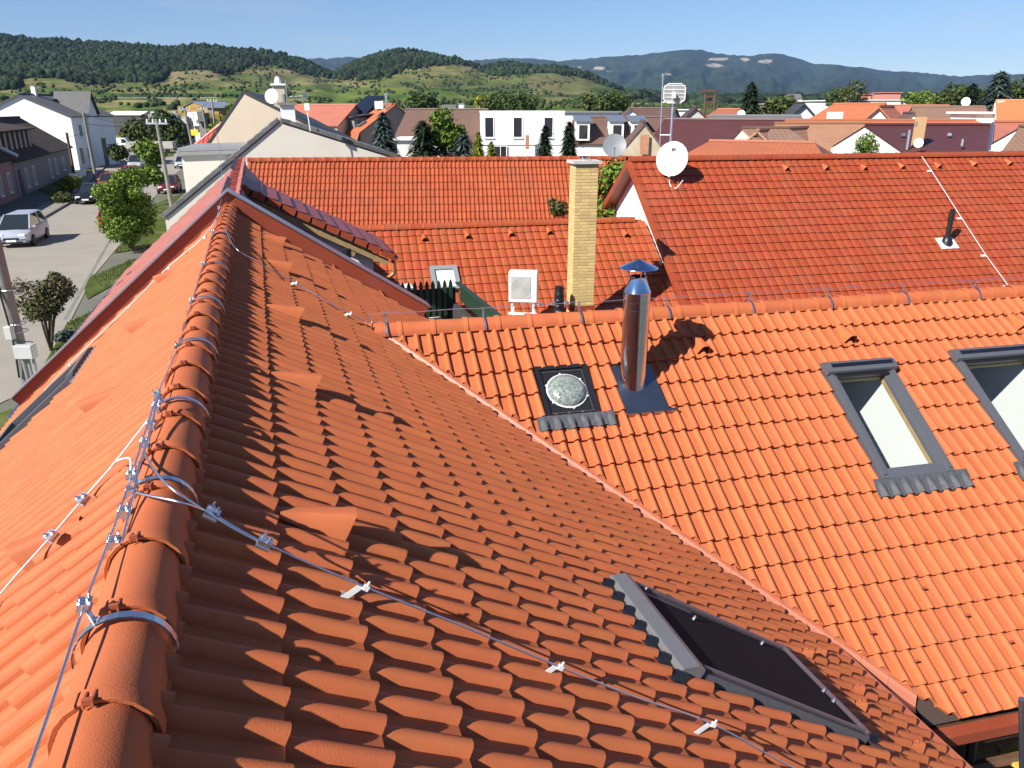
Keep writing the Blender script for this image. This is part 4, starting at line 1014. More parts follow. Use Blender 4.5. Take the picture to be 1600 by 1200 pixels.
def attr_mat(name, rough=.95, scale=.02, amt=.35, bump=0, bs=.05, fine=None):
    m = bpy.data.materials.new(name); m.use_nodes = True; N, L = nodes(m); b = N['Principled BSDF']; b.inputs['Roughness'].default_value = rough; b.inputs['Specular IOR Level'].default_value = .1
    at_ = N.new('ShaderNodeAttribute'); at_.attribute_name = 'Col'; g = N.new('ShaderNodeNewGeometry')
    nt = N.new('ShaderNodeTexNoise'); nt.inputs['Scale'].default_value = scale; nt.inputs['Detail'].default_value = 8; nt.inputs['Roughness'].default_value = .65; L.new(g.outputs['Position'], nt.inputs['Vector'])
    mr = N.new('ShaderNodeMapRange'); L.new(nt.outputs[0], mr.inputs[0]); mr.inputs[1].default_value = .3; mr.inputs[2].default_value = .7; mr.inputs[3].default_value = 1 - amt; mr.inputs[4].default_value = 1 + amt
    sc_ = N.new('ShaderNodeVectorMath'); sc_.operation = 'SCALE'; L.new(at_.outputs['Color'], sc_.inputs[0]); L.new(mr.outputs[0], sc_.inputs['Scale']); L.new(sc_.outputs[0], b.inputs['Base Color'])
    if bump:
        n2 = N.new('ShaderNodeTexNoise'); n2.inputs['Scale'].default_value = bs; n2.inputs['Detail'].default_value = 6; L.new(g.outputs['Position'], n2.inputs['Vector'])
        bp = N.new('ShaderNodeBump'); bp.inputs['Strength'].default_value = 1; bp.inputs['Distance'].default_value = bump; L.new(n2.outputs[0], bp.inputs['Height']); L.new(bp.outputs[0], b.inputs['Normal'])
    return m
pal = .86 * np.array([(.085, .130, .022), (.058, .108, .018), (.105, .145, .026), (.165, .165, .050), (.078, .118, .024), (.20, .19, .070), (.046, .085, .016), (.12, .155, .030)])
seeds = np.stack([rng.uniform(-200, 1900, 760), np.concatenate([rng.uniform(95, 178, 620), rng.uniform(178, 240, 140)])], 1); skind = rng.integers(0, len(pal), 760); sang = rng.uniform(0, 1, 760)
def vis_v(U, Y, Z): 
    e = Z / Y; y = (e * cp + sp) / (cp - e * sp); return 600 - y * F_PX
def land_col(U, Y, Z):
    v = vis_v(U, Y, Z); col = np.zeros(U.shape + (3,)); f = v.ravel(); uu = U.ravel(); out = np.zeros((len(f), 3))
    for c0 in range(0, len(f), 6000):
        sl_ = slice(c0, c0 + 6000); d = ((uu[sl_, None] - seeds[None, :, 0]) / 26) ** 2 + ((f[sl_, None] - seeds[None, :, 1]) / 3.2) ** 2; k = d.argmin(1); out[sl_] = pal[skind[k]]
    col = out.reshape(U.shape + (3,))
    dry = .62 * np.array((.21, .18, .085)); sl2 = (v < 138) & (v > interp(U, VFOR) - 2) & (U < 1000); w = (.15 + .5 * vnoise(U / 30, v / 7, 9))[..., None] * sl2[..., None]; col = col * (1 - w) + dry * w
    def patch(u0, u1, v0, v1, c, k=1.0):
        nonlocal col
        q = ((U > u0) & (U < u1) & (v > v0) & (v < v1))[..., None] * k; col = col * (1 - q) + np.array(c) * .62 * q
    patch(1040, 1260, 150, 159, (.24, .30, .03)); patch(1040, 1260, 159, 164, (.10, .16, .035)); patch(800, 1040, 147, 152, (.08, .12, .03)); patch(180, 272, 156, 164, (.34, .29, .12)); patch(188, 340, 146, 153, (.05, .09, .03))
    patch(275, 348, 111, 126, (.27, .22, .12), .8); patch(155, 225, 115, 120, (.30, .25, .13)); patch(632, 700, 99, 110, (.30, .25, .10), .8); patch(720, 750, 106, 114, (.28, .24, .11), .8); patch(825, 925, 118, 146, (.19, .17, .075), .6); patch(635, 800, 128, 135, (.10, .13, .035), .6)
    patch(430, 480, 108, 116, (.30, .25, .12), .5); patch(150, 345, 152, 153.5, (.36, .33, .24)); patch(800, 905, 145.5, 146.7, (.34, .30, .2))
    return col
LAND = attr_mat('field_land', scale=.035, amt=.4, bump=3, bs=.05)
us = np.arange(-900, 2500, 4.0); ys = np.concatenate([np.linspace(118, 500, 30)[:-1], np.linspace(500, YK, 130), np.linspace(YK, 2700, 20)[1:]])
sheet('hills', us, ys, terrain_z, LAND, land_col)
def mount_z(u, y):
    vm = interp(u, VM); yc = 9000.0; s = np.clip((y - 4200) / (yc - 4200), 0, 1); s = s ** .9
    v = 158 + (vm - 158) * s; z = elev(v) * y
    gul = (vnoise(u / 42 + y / 1600, y / 2600, 21) - .5) * 210 + (vnoise(u / 17 - y / 1100, y / 1300, 22) - .5) * 110 + (vnoise(u / 7, y / 500, 23) - .5) * 45
    z = z + gul * s * (1 - s) * 3.0 + (vnoise(u / 5, y / 300, 24) - .5) * 14
    back = np.clip((y - yc) / 2500, 0, 1); return np.where(y > yc, elev(vm) * yc * (1 - back) + (vnoise(u / 5, y / 300, 24) - .5) * 14 * (1 - back), z)
def mount_col(U, Y, Z):
    col = np.zeros(U.shape + (3,)) + np.array((.020, .034, .017)); n = vnoise(U / 33, Y / 900, 31); col *= (.7 + .6 * n)[..., None]; v = vis_v(U, Y, Z)
    for (u0, u1, v0, v1) in ((1102, 1130, 90, 95), (1100, 1122, 99, 106), (1180, 1200, 93, 99), (900, 908, 103, 106), (925, 945, 104, 109), (1030, 1046, 115, 117), (1150, 1164, 90, 95), (945, 953, 110, 112)):
        uc, vc_ = (u0 + u1) / 2, (v0 + v1) / 2; q = ((((U - uc) / (u1 - u0) * 2) ** 2 + ((v - vc_) / (v1 - v0) * 2) ** 2 + (vnoise(U / 3, v / 1.2, 5) - .5) * 1.2) < 1)[..., None]; col = np.where(q, np.array((.30, .25, .19)), col)
    return col
sheet('mountains', np.arange(-900, 2500, 4.0), np.linspace(4200, 11400, 120), mount_z, attr_mat('mountain_forest', scale=.006, amt=.45, bump=30, bs=.012), mount_col)

# tree crowns: many small faces
def ico(sub=1):
    bm = bmesh.new(); bmesh.ops.create_icosphere(bm, subdivisions=sub, radius=1); V = np.array([v.co[:] for v in bm.verts]); Fc = np.array([[v.index for v in f.verts] for f in bm.faces]); bm.free(); return V, Fc
ICO2 = ico(2); ICO1 = ico(1)
def blobs(name, P, S, m, base=ICO2, seed=1, rough=.28):
    V0, F0_ = base; n = len(P); r = np.random.default_rng(seed); jit = 1 + (r.random((n, len(V0))) - .5) * 2 * rough
    V = V0[None] * jit[..., None] * S[:, None, :] + P[:, None, :]; Fc = F0_[None] + (np.arange(n) * len(V0))[:, None, None]
    return np_mesh(name, V.reshape(-1, 3), Fc.ravel(), np.full(n * len(F0_), 3), m, smooth=False)
FOREST = mat('forest_foliage', (0.018, 0.030, 0.012), .9, spec=.1, var=.6, noise=.45, nscale=.007)
def scatter(n, urange, cond, y0=700, y1=YK + 60, seed=3):
    r = np.random.default_rng(seed); u = r.uniform(*urange, n); y = y0 + (y1 - y0) * r.random(n) ** .8; z = terrain_z(u, y); v = vis_v(u, y, z); k = cond(u, v, y); return u[k], y[k], z[k]
u_, y_, z_ = scatter(90000, (-160, 1010), lambda u, v, y: (v < interp(u, VFOR) + np.random.default_rng(5).normal(0, 1.2, len(u))) & (y > 850))
if len(u_) > 17000: u_, y_, z_ = u_[:17000], y_[:17000], z_[:17000]
hs = 2.0 + 4.2 * rng.random(len(u_)) ** 1.6; P = np.stack([(u_ - 800) / 1282.2 * y_, y_, z_ + hs * .6], 1); S = np.stack([hs * rng.uniform(.8, 1.15, len(hs)), hs * rng.uniform(.8, 1.15, len(hs)), hs * rng.uniform(.9, 1.4, len(hs))], 1)
o = link('forest', blobs('forest', P, S, FOREST, ICO1, 4)); tag(o, 'dark green woods covering the upper slopes of the near hills', 'forest', kind='stuff')
u_, y_, z_ = scatter(11000, (-160, 1700), lambda u, v, y: (v > interp(u, VFOR)) & (vnoise(u / 22, v / 4, 44) > .52), 420, YK)
hs = rng.uniform(.8, 2.6, len(u_)); P = np.stack([(u_ - 800) / 1282.2 * y_, y_, z_ + hs * .5], 1); S = np.stack([hs, hs, hs * rng.uniform(.7, 1.2, len(hs))], 1)
o = link('hedges', blobs('hedges', P, S, mat('hedge_foliage', (0.033, 0.048, 0.017), .9, spec=.1, var=.4), ICO1, 6)); tag(o, 'scattered bushes and hedgerows over the fields and meadow slopes', 'bushes', kind='stuff')
u_, y_, z_ = scatter(2600, (980, 1800), lambda u, v, y: (y > 1250), 1250, 1900, 8)
hs = rng.uniform(4, 8, len(u_)); P = np.stack([(u_ - 800) / 1282.2 * y_, y_, z_ + hs * .3], 1); S = np.stack([hs * 1.6, hs * 1.4, hs * rng.uniform(.8, 1.3, len(hs))], 1)
o = link('far_wood', blobs('far_wood', P, S, FOREST, ICO1, 9)); tag(o, 'belt of distant trees at the foot of the blue mountains on the right', 'forest', kind='stuff')

# ground of the town, road, lawns
mb = MB(); n = 24
GR = [(-260, -80), (260, -80), (260, 150), (-260, 150)]
mb.add([(x, y, GZ - .02) for x, y in GR], [(0, 1, 2, 3)])
struct('ground', mb, mat('town_ground', (0.121, 0.115, 0.097), .95, noise=.3, nscale=.3, dirt=(.10, .12, .05), dscale=.12, damt=.8))
def flat(name, px, m, dz, kind='structure', pts=None):
    q = [gnd(u, v) for u, v in px]; mb = MB(); mb.add([(p.x, p.y, GZ + dz) for p in q], [tuple(range(len(q)))]); o = link(name, mb.mesh(name, m)); o['kind'] = kind; return o
ROADM = mat('worn_road', (.265, .24, .20), .9, noise=.10, nscale=.7, bump=.3, bscale=30, dirt=(.24, .23, .21), dscale=.35, damt=.5)
flat('road', [(-260, 640), (-60, 660), (60, 600), (145, 432), (196, 372), (232, 320), (262, 282), (300, 250), (345, 232), (300, 224), (240, 226), (185, 246), (168, 258), (120, 305), (62, 345), (-30, 384), (-300, 480)], ROADM, .0)
flat('pavement', [(-320, 440), (-30, 366), (45, 334), (98, 306), (150, 264), (164, 258), (168, 258.5), (119, 306), (62, 346), (-30, 385), (-300, 482)], mat('pavement_concrete', (0.218, 0.206, 0.176), .9, noise=.2, nscale=1.2), .12)
k0, k1 = gnd(62, 346), gnd(110, 318)
mb = MB(); mb.prism([k0 + UP * .0, k1, k1 + Vector((-.25, 0, 0)), k0 + Vector((-.25, 0, 0))], UP * .14); struct('kerb', mb, CONCRETE)
flat('road_seam', [(98, 500), (104, 500), (176, 372), (173, 370)], mat('tar_patch', (0.164, 0.158, 0.145), .95, noise=.25, nscale=2), .004)
LAWN = mat('lawn_grass', (0.052, 0.076, 0.013), .95, spec=.1, noise=.45, nscale=1.6, bump=1, bscale=6, dirt=(.22, .20, .09), dscale=.5, damt=.6)
for i, px in enumerate(([(140, 434), (205, 407), (224, 404), (212, 425), (165, 452), (136, 468), (132, 452)], [(20, 660), (105, 505), (150, 484), (170, 500), (60, 660)], [(178, 396), (215, 350), (245, 318), (290, 300), (290, 340), (236, 386)], [(90, 312), (150, 280), (160, 262), (120, 268), (60, 298)], [(190, 246), (240, 238), (275, 236), (270, 244), (225, 250)], [(-120, 700), (0, 648), (20, 640), (20, 690), (-60, 740)])):
    flat('lawn', px, LAWN, .02 + .004 * i)
mb = MB()
rg = np.random.default_rng(12)
for px in ([(140, 434), (205, 407), (224, 404), (165, 452)], [(40, 640), (105, 505), (150, 484), (80, 640)], [(178, 396), (215, 350), (245, 318), (236, 386)]):
    A_, B_, C_, D_ = [gnd(*p) for p in px]
    for k in range(1500):
        s_, t_ = rg.random(2); p = (A_ * (1 - s_) + B_ * s_) * (1 - t_) + (D_ * (1 - s_) + C_ * s_) * t_; a_ = rg.uniform(0, 6.28); w = .02; h = rg.uniform(.05, .13); d_ = Vector((math.cos(a_), math.sin(a_), 0))
        mb.add([p + d_ * w, p - d_ * w, p + d_.cross(UP) * h * .5 + UP * h], [(0, 1, 2)])
o = link('grass_tufts', mb.mesh('grass_tufts', mat('grass_blade', (0.067, 0.097, 0.018), .8, var=.3))); tag(o, 'uneven grass tufts on the verges beside the street', 'grass', kind='stuff')

# ================================================================== PLANTS
def leaf_mat(name, col, var=.55):
    m = mat(name, col, .7, spec=.2, var=var, noise=.2, nscale=3); return m
LEAF_A = leaf_mat('leaf_fresh', (.105, .165, .022)); LEAF_B = leaf_mat('leaf_dull', (.060, .075, .022)); LEAF_C = leaf_mat('leaf_brownish', (.10, .085, .045)); LEAF_D = leaf_mat('needle_dark', (.020, .034, .016)); LEAF_S = leaf_mat('needle_blue', (.055, .080, .070)); LEAF_Y = leaf_mat('thuja_yellow', (.16, .19, .02)); LEAF_T = leaf_mat('leaf_town', (.045, .070, .018))
BARK = mat('bark', (.085, .065, .045), .9, noise=.3, nscale=12, bump=.6, bscale=30)
def leaf_cloud(centres, radii, n, size, seed, shell=.55, flat=.6):
    """leaf-sized faces spread through ellipsoid clumps"""
    r = np.random.default_rng(seed); centres = np.array(centres, float); radii = np.array(radii, float); vol = radii.prod(1) ** .8; k = r.choice(len(centres), n, p=vol / vol.sum())
    d = r.normal(size=(n, 3)); d /= np.linalg.norm(d, axis=1)[:, None]; rad = shell + (1 - shell) * r.random(n) ** .7; rad *= 1 + .12 * r.normal(size=n)
    P = centres[k] + d * radii[k] * rad[:, None]
    nrm = d * .5 + r.normal(size=(n, 3)) * .6 + np.array((0, 0, .35)); nrm /= np.linalg.norm(nrm, axis=1)[:, None]
    a = np.cross(nrm, r.normal(size=(n, 3))); a /= np.linalg.norm(a, axis=1)[:, None]; b = np.cross(nrm, a); s = size * r.uniform(.6, 1.4, n)[:, None]
    V = np.stack([P - a * s * .5, P + b * s * flat * .5 + nrm * s * .1, P + a * s * .5, P - b * s * flat * .5 + nrm * s * .1], 1)
    return V.reshape(-1, 3), n
def crown(name, centres, radii, n, size, m, parent, seed=1, shell=.55, flat=.6):
    V, n = leaf_cloud(centres, radii, n, size, seed, shell, flat); me = np_mesh(name, V, np.arange(4 * n), np.full(n, 4), m, smooth=False); return link(name, me, parent)
def limbs(parent, base, tops, r0, name='trunk'):
    mb = MB()
    for t in tops:
        t = Vector(t); b = Vector(base); mid = b.lerp(t, .5) + Vector((random.uniform(-.1, .1), random.uniform(-.1, .1), .08)) * (t - b).length * .4
        mb.tube(smooth_path([b, mid, t], 4), r0, 7, radii=list(np.linspace(r0, r0 * .3, 9)))
    return part(name, mb, BARK, parent, True, 60)
def clumps(c, rx, rz, n, r_, seed, squash=.8):
    r = np.random.default_rng(seed); out = []; rad = []
    for i in range(n):
        d = r.normal(size=3); d /= np.linalg.norm(d); q = r.random() ** .4; out.append((c[0] + d[0] * rx * q, c[1] + d[1] * rx * q, c[2] + d[2] * rz * q)); k = r.uniform(.5, 1.4) * r_; rad.append((k, k, k * squash))
    return out, rad
def tree(name, label, base, h_crown, rx, rz, leaf, n, size, seed, trunk=.07, nc=14, rr=None, group=None, cat='tree', stems=3):
    base = Vector(base); c = base + UP * h_crown; t = thing(name, label, cat, base, group); ce, ra = clumps(c, rx * .72, rz * .72, nc, rr or rx * .42, seed)
    limbs(t, base, [Vector(ce[i % len(ce)]) for i in range(stems + 2)], trunk); crown('crown', ce, ra, n, size, leaf, t, seed); return t
# street trees
b = gnd(207, 392); tree('street_tree', 'dense bright green bushy tree on the verge hiding a red car', b, 2.35, 1.85, 2.6, LEAF_A, 20000, .14, 11, .08, 46, .58)
b = gnd(245, 268); tree('street_tree', 'slender green tree beside the grey pole in the street', at(238, 282, 62) , 1.2, 1.5, 1.9, LEAF_A, 3200, .26, 12, .07, 12, .7)
b = gnd(80, 548); t = thing('street_tree', 'sparse half-withered tree with forked bare stems near the left pole', 'tree', b)
ce, ra = clumps(b + UP * 1.75, .88, .75, 16, .34, 13); limbs(t, b, [Vector(ce[i]) for i in range(9)], .045)
crown('crown', ce, ra, 3800, .095, LEAF_C, t, 13, .4); crown('crown', ce[:9], ra[:9], 2600, .095, LEAF_B, t, 14, .5)
tree('bush', 'rounded yellow-green bush by the dark car across the street', gnd(112, 303) - UP * .1, .85, 1.0, .8, LEAF_Y, 1500, .2, 15, .05, 8, .6, cat='bush')
tree('bush', 'low wild shrub with pale flowers at the kerb by the houses', gnd(98, 318) - UP * .1, .5, .9, .5, LEAF_B, 900, .18, 16, .04, 7, .4, cat='bush')
tree('bush', 'small spiky shrub under the withered tree', gnd(100, 535), .25, .45, .3, LEAF_S, 600, .16, 17, .02, 5, .22, cat='bush')
tree('bush', 'dark round tree near the yard beyond the street', at(265, 222, 150), 2.0, 4.5, 3.0, LEAF_T, 2600, .75, 18, .2, 12, 2.0)
tree('bush', 'wide green bush at the end of the street by the trailer', at(222, 212, 158), 1.0, 4.5, 2.4, LEAF_B, 2200, .7, 19, .2, 10, 1.8, cat='bush')
tree('bush', 'dark hedge bush beside the white house corner', at(190, 244, 104), .4, 1.2, .7, LEAF_T, 1100, .45, 20, .1, 7, .9, cat='bush')
tree('street_tree', 'fresh green tree top rising behind the beige gable', at(357, 195, 70), .4, 1.8, 1.9, LEAF_A, 1800, .35, 21, .08, 9, .9)
tree('vine', 'green climbing plant behind the brick chimney', at(950, 330, 27), .7, .8, 1.7, LEAF_A, 1500, .17, 22, .05, 10, .45, cat='plant')
tree('vine', 'small green shoots growing at the left edge of the brick chimney', at(872, 330, 27.2), .2, .35, .55, LEAF_B, 420, .15, 23, .03, 5, .2, cat='plant')
def conifer(name, label, base, h, r, leaf, n, size, seed, group=None):
    """drooping whorls on a straight stem"""
    base = Vector(base); t = thing(name, label, 'tree', base, group); part('trunk', MB().tube([base, base + UP * h], .1, 6, radii=[h * .02, h * .004]), BARK, t)
    rg_ = np.random.default_rng(seed); k = rg_.random(n) ** .75; z = 1 - k; ang = rg_.random(n) * 6.283; nb = (np.floor(z * 16) / 16)
    wh = r * (1 - nb) ** .85 * (.78 + .35 * np.sin(ang * 5 + nb * 37)); rad = wh * rg_.random(n) ** .45
    P = np.stack([base.x + np.cos(ang) * rad, base.y + np.sin(ang) * rad, base.z + h * (.04 + .96 * nb) + h * .05 * rg_.random(n) - rad * .28], 1)
    out = np.stack([np.cos(ang), np.sin(ang), -.35 + 0 * ang], 1); side = np.stack([-np.sin(ang), np.cos(ang), 0 * ang], 1); s = size * rg_.uniform(.6, 1.4, n)[:, None]
    up_ = rg_.normal(size=(n, 3)) * .35; V = np.stack([P - side * s * .28, P + out * s + up_ * s, P + side * s * .28, P - out * s * .4 - up_ * s * .3], 1)
    link('crown', np_mesh('crown', V.reshape(-1, 3), np.arange(4 * n), np.full(n, 4), leaf, smooth=False), t); return t

# ================================================================== GENERIC HOUSES
def window_part(parent, P, e, w_out, w, h, depth=.12, frame=WHITEP, pane=DARKGLASS, bars=1):
    """window let into a wall: frame ring with bars, dark pane set back; P = centre on the wall face"""
    e = Vector(e); o = Vector(w_out); t = .07; mb = MB(); M3 = Matrix((e, -o, UP)).transposed()
    for (dx, dz, sx, sz) in ((-w / 2 + t / 2, 0, t, h), (w / 2 - t / 2, 0, t, h), (0, h / 2 - t / 2, w - 2 * t, t), (0, -h / 2 + t / 2, w - 2 * t, t)): mb.box(P + e * dx + UP * dz + o * .02, sx, .08, sz, M3)
    for k in range(bars): mb.box(P + e * ((k + 1) / (bars + 1) - .5) * w + o * .02, .05, .06, h - 2 * t, M3)
    mb.box(P - UP * (h / 2 + .03) + o * .05, w + .12, .16, .05, M3)
    f = part('window', mb, frame, parent); g = MB(); g.box(P + o * .004, w - 2 * t, .02, h - 2 * t, M3); part('pane', g, pane, f); return f
def uv_slope(mb, P00, P10, P11, P01):
    k = len(mb.v); mb.v += [tuple(p) for p in (P00, P10, P11, P01)]; mb.f.append((k, k + 1, k + 2, k + 3)); w = (P10 - P00).length; h = (P01 - P00).length; w2 = (P11 - P01).length; o = (P01 - P00).dot((P10 - P00).normalized())
    if mb.uv is None: mb.uv = []
    mb.uv += [(0, 0), (w, 0), (o + w2, h), (o, h)]
def gable_house(name, label, p0, p1, depth, eave, ridge, wall, roof, over=.3, windows=(), chimneys=(), hip=0.0, group=None, cat='house', split=.5, flatroof=False, verge=WHITEP, base=None, thick=.12):
    """ridge runs along p0->p1; body lies on the left-hand side of that line (away from the viewer when p0 is left)"""
    p0 = Vector((p0[0], p0[1], 0)); p1 = Vector((p1[0], p1[1], 0)); e = (p1 - p0).normalized(); L = (p1 - p0).length; w = Vector((-e.y, e.x, 0)); D = depth; gz = GZ - .3 if base is None else base
    f = lambda x, y, z: p0 + e * x + w * y + UP * z
    t = thing(name, label, cat, f(L / 2, D / 2, gz), group); mid = D * split
    if flatroof:
        mb = MB(); mb.prism([f(0, 0, gz), f(L, 0, gz), f(L, D, gz), f(0, D, gz)], UP * (eave - gz)); part('wall', mb, wall, t)
        mb = MB(); mb.prism([f(-over, -over, eave), f(L + over, -over, eave), f(L + over, D + over, eave), f(-over, D + over, eave)], UP * .16); part('roof', mb, roof, t)
    else:
        hx = hip * L * .5
        mb = MB(); mb.v = [tuple(q) for q in (f(0, 0, gz), f(L, 0, gz), f(L, D, gz), f(0, D, gz), f(0, 0, eave), f(L, 0, eave), f(L, D, eave), f(0, D, eave), f(0, mid, ridge - .06 if not hip else eave), f(L, mid, ridge - .06 if not hip else eave))]
        mb.f = [(0, 1, 5, 4), (1, 2, 6, 9, 5), (2, 3, 7, 6), (3, 0, 4, 8, 7)]; part('wall', mb, wall, t)
        def slope(y_e, sgn, nm):
            k = (ridge - eave) / (mid if sgn < 0 else D - mid); oy = -over if sgn < 0 else D + over; ez = eave - k * over
            m2 = MB()
            a, b_, c, d_ = f(-over, oy, ez), f(L + over, oy, ez), f(L + over - hx, mid, ridge), f(-over + hx, mid, ridge)
            if sgn > 0: a, b_, c, d_ = b_, a, d_, c
            uv_slope(m2, a, b_, c, d_)
            n_ = (b_ - a).cross(d_ - a).normalized(); lo = -n_ * thick
            for (q, r_) in ((a, b_), (b_, c), (d_, a)): uv_slope(m2, q + lo, r_ + lo, r_, q)
            o = link(nm, m2.mesh(nm, roof), t); return o
        slope(0, -1, 'roof'); slope(D, 1, 'roof')
        if hip:
            for (x, s_) in ((-over, 1), (L + over, -1)):
                m2 = MB(); k = (ridge - eave) / mid; a, b_ = f(x, -over, eave - k * over), f(x, D + over, eave - k * over); c = f(x + s_ * hx, mid, ridge); m2.v = [tuple(a), tuple(b_), tuple(c)]; m2.f = [(0, 1, 2)]; m2.uv = [(0, 0), ((b_ - a).length, 0), ((b_ - a).length / 2, (c - a).length)]; link('roof', m2.mesh('roof', roof), t)
        mb = MB(); mb.tube([f(-over + hx, mid, ridge + .02), f(L + over - hx, mid, ridge + .02)], .12, 6); part('ridge', mb, roof, t)
    for (face, s_, zc, ww, hh) in windows:
        if face == 'f': window_part(t, f(s_, 0, zc), e, -w, ww, hh)
        elif face == 'l': window_part(t, f(0, s_, zc), w, -e, ww, hh)
        elif face == 'r': window_part(t, f(L, s_, zc), w, e, ww, hh)
    for (x, y, z0, z1, sx, m_) in chimneys:
        mb = MB(); M3 = Matrix((e, w, UP)).transposed(); mb.box(f(x, y, (z0 + z1) / 2), sx, sx, z1 - z0, M3); ch = part('chimney', mb, m_, t); c2 = MB(); c2.box(f(x, y, z1 + .04), sx + .14, sx + .14, .08, M3); part('cap', c2, CONCRETE, ch)
    return t, f, e, w, L
SUNRED = stripes('roof_terracotta', (.36, .11, .05), .25, 0, rows=.34); BROWNR = stripes('roof_brown', (.125, .070, .052), .3, 0, rows=.35); MAROON = stripes('roof_maroon', (.085, .030, .030), .28, 0, rows=.36, rough=.45); OLDT = stripes('roof_old_clay', (.38, .19, .11), .2, 0, rows=.30, shade=.6); ORANGER = stripes('roof_orange', (.42, .13, .055), .25, 0, rows=.34); GREYR = stripes('roof_grey_rib', (.10, .10, .105), .35, 0, depth=1.0, rows=.9); DKBROWN = stripes('roof_dark_brown', (.050, .028, .020), .3, 0, rows=.4, rough=.95); PINKT = stripes('roof_pinkish', (.42, .14, .09), .25, 0, rows=.33); GREYT = stripes('roof_grey_tile', (.13, .13, .135), .3, 0, rows=.34)
def eave_pts(uL, uR, v0, y0, v1, y1):
    return at(uL, v0, y0), at(uR, v1, y1)
def ev(v): return float(elev(v))
def HF(name, label, uL, uR, vE, y0, y1, vR, D, wall, roof, **k):
    """house with its long side to us: eave corners at columns uL, uR and row vE, ridge seen at row vR"""
    p0, p1 = at(uL, vE, y0), at(uR, vE, y1); ez = ev(vE) * (y0 + y1) / 2; rz = ev(vR) * ((y0 + y1) / 2 + D * .5) if vR is not None else ez
    return gable_house(name, label, p0, p1, D, ez, rz, wall, roof, **k)
def HG(name, label, uL, uR, vE, y, vA, L, wall, roof, turn=0.0, **k):
    """house with a gable to us, the ridge running away"""
    pr, pl_ = at(uR, vE, y), at(uL, vE, y); e = Vector((pr.x / pr.y * .6 + turn, 1, 0)).normalized(); D = (pr - pl_).length
    return gable_house(name, label, pr, pr + e * L, D, ev(vE) * y, ev(vA) * y, wall, roof, **k)
# ---- left side of the street
gw = HG
e_ = Vector((-.8, 10.8, 0)).normalized(); pW = Vector((-54.3, 100.6, 0))
t, f, e, w, L = gable_house('town_house', 'large white two-storey house with grey ribbed roof and blank gable across the street', pW, pW + e_ * 12.5, 11.0, ev(180) * 100.6, ev(147) * 100, WHITEP, GREYR, over=.35, windows=[('f', 2.0, -2.6, .9, 1.5), ('f', 1.2, -5.6, 1.0, 2.0), ('f', 3.2, -5.4, .8, 1.4), ('f', 11.6, -5.0, .7, 1.2)], chimneys=[(3.5, 5.4, 1.2, 2.7, .5, WHITEP)])
mb = MB(); mb.box(f(7.6, -.02, -5.45), 2.5, .1, 3.5, Matrix((e, w, UP)).transposed()); part('garage_door', mb, BLACKP, t)
mb = MB(); ezw = ev(180) * 100.6
mb.prism([f(4.2, -.25, GZ), f(7.0, -.25, GZ), f(7.0, -.25, ezw + .3), f(5.6, -.25, ezw + 2.6), f(4.2, -.25, ezw + .3)], w * 4); part('cross_gable', mb, WHITEP, t)
for (a_, b_) in ((4.0, 5.6), (7.2, 5.6)):
    m2 = MB(); m2.prism([f(a_, -.6, ezw + .05), f(b_, -.6, ezw + 2.75), f(b_, 4, ezw + 2.75), f(a_, 4, ezw + .05)], UP * .12); part('cross_roof', m2, DARKROOF, t)
e2 = Vector((-9.9, 27.6, 0)).normalized(); pN = Vector((-42.7, 68.6, 0))
t, f, e, w, L = gable_house('town_house', 'low grey house with dark brown roof and a long dormer with pale posts', pN, pN + e2 * 28, 9.0, -3.95, -.9, mat('dull_wall', (.23, .22, .20), .9, noise=.08, nscale=1, dirt=(.14, .13, .12), dscale=.5, damt=.5), DKBROWN, over=.45, windows=[('f', 4.2, -5.9, 1.0, 1.7), ('f', 7.4, -5.9, 1.0, 1.7), ('f', 15.5, -5.8, 1.0, 1.9), ('f', 18.5, -5.8, .9, 1.6), ('f', 23, -5.8, .9, 1.4)])
mb = MB(); mb.box(f(1.7, -.02, -6.1), 1.1, .1, 2.2, Matrix((e, w, UP)).transposed()); part('door', mb, DARKROOF, t)
mb = MB(); mb.prism([f(-8, .8, -3.5), f(13, .8, -3.5), f(13, .8, -1.9), f(-8, .8, -1.9)], w * 3.2); dm = part('dormer', mb, DKBROWN, t)
for k in range(11):
    m2 = MB(); m2.box(f(-7 + k * 1.9, .74, -2.75), .22, .12, 1.5, Matrix((e, w, UP)).transposed()); part('post', m2, CREAM, dm)
mb = MB(); mb.prism([f(-8.4, .3, -1.9), f(13.4, .3, -1.9), f(13.4, 4.4, -1.2), f(-8.4, 4.4, -1.2)], UP * .12); part('dormer_roof', mb, DKBROWN, dm)
window_part(t, f(13.02, 2.0, -2.7), w, e, 1.2, 1.2)
pP = pN - e2 * 15
t, f, e, w, L = gable_house('town_house', 'dull pink house front cut by the left picture edge', pP, pN - e2 * .25, 8, -3.75, -1.2, PINK, DKBROWN, over=.4, windows=[('f', 12.6, -5.8, .9, 1.6), ('f', 9.5, -5.8, .9, 1.6), ('f', 6, -5.8, .9, 1.6)])
mb = MB(); mb.tube([f(15, -.5, -3.8), f(15, 4, -1.1)], .16, 6); part('verge_board', mb, WHITEP, t)
# beehive-like white canisters row and low wall by the grey house
for k in range(6):
    b0 = f(15 + 0, 0, 0); q = pN + e2 * (13.5 + k * 1.7) - Vector((-e2.y, e2.x, 0)) * 2.0
    single('planter_stone', MB().lathe((q.x, q.y, GZ), [(.22, 0), (.28, .3), (.25, .75), (.12, .85)], 10), WHITEP, 'small pale standing stone before the grey house, ' + ['nearest the pink house', 'second from the pink house', 'third from the pink house', 'third from the dark post', 'second from the dark post', 'nearest the dark post'][k], 'stone', 'pale stones along the house front', smooth=True)
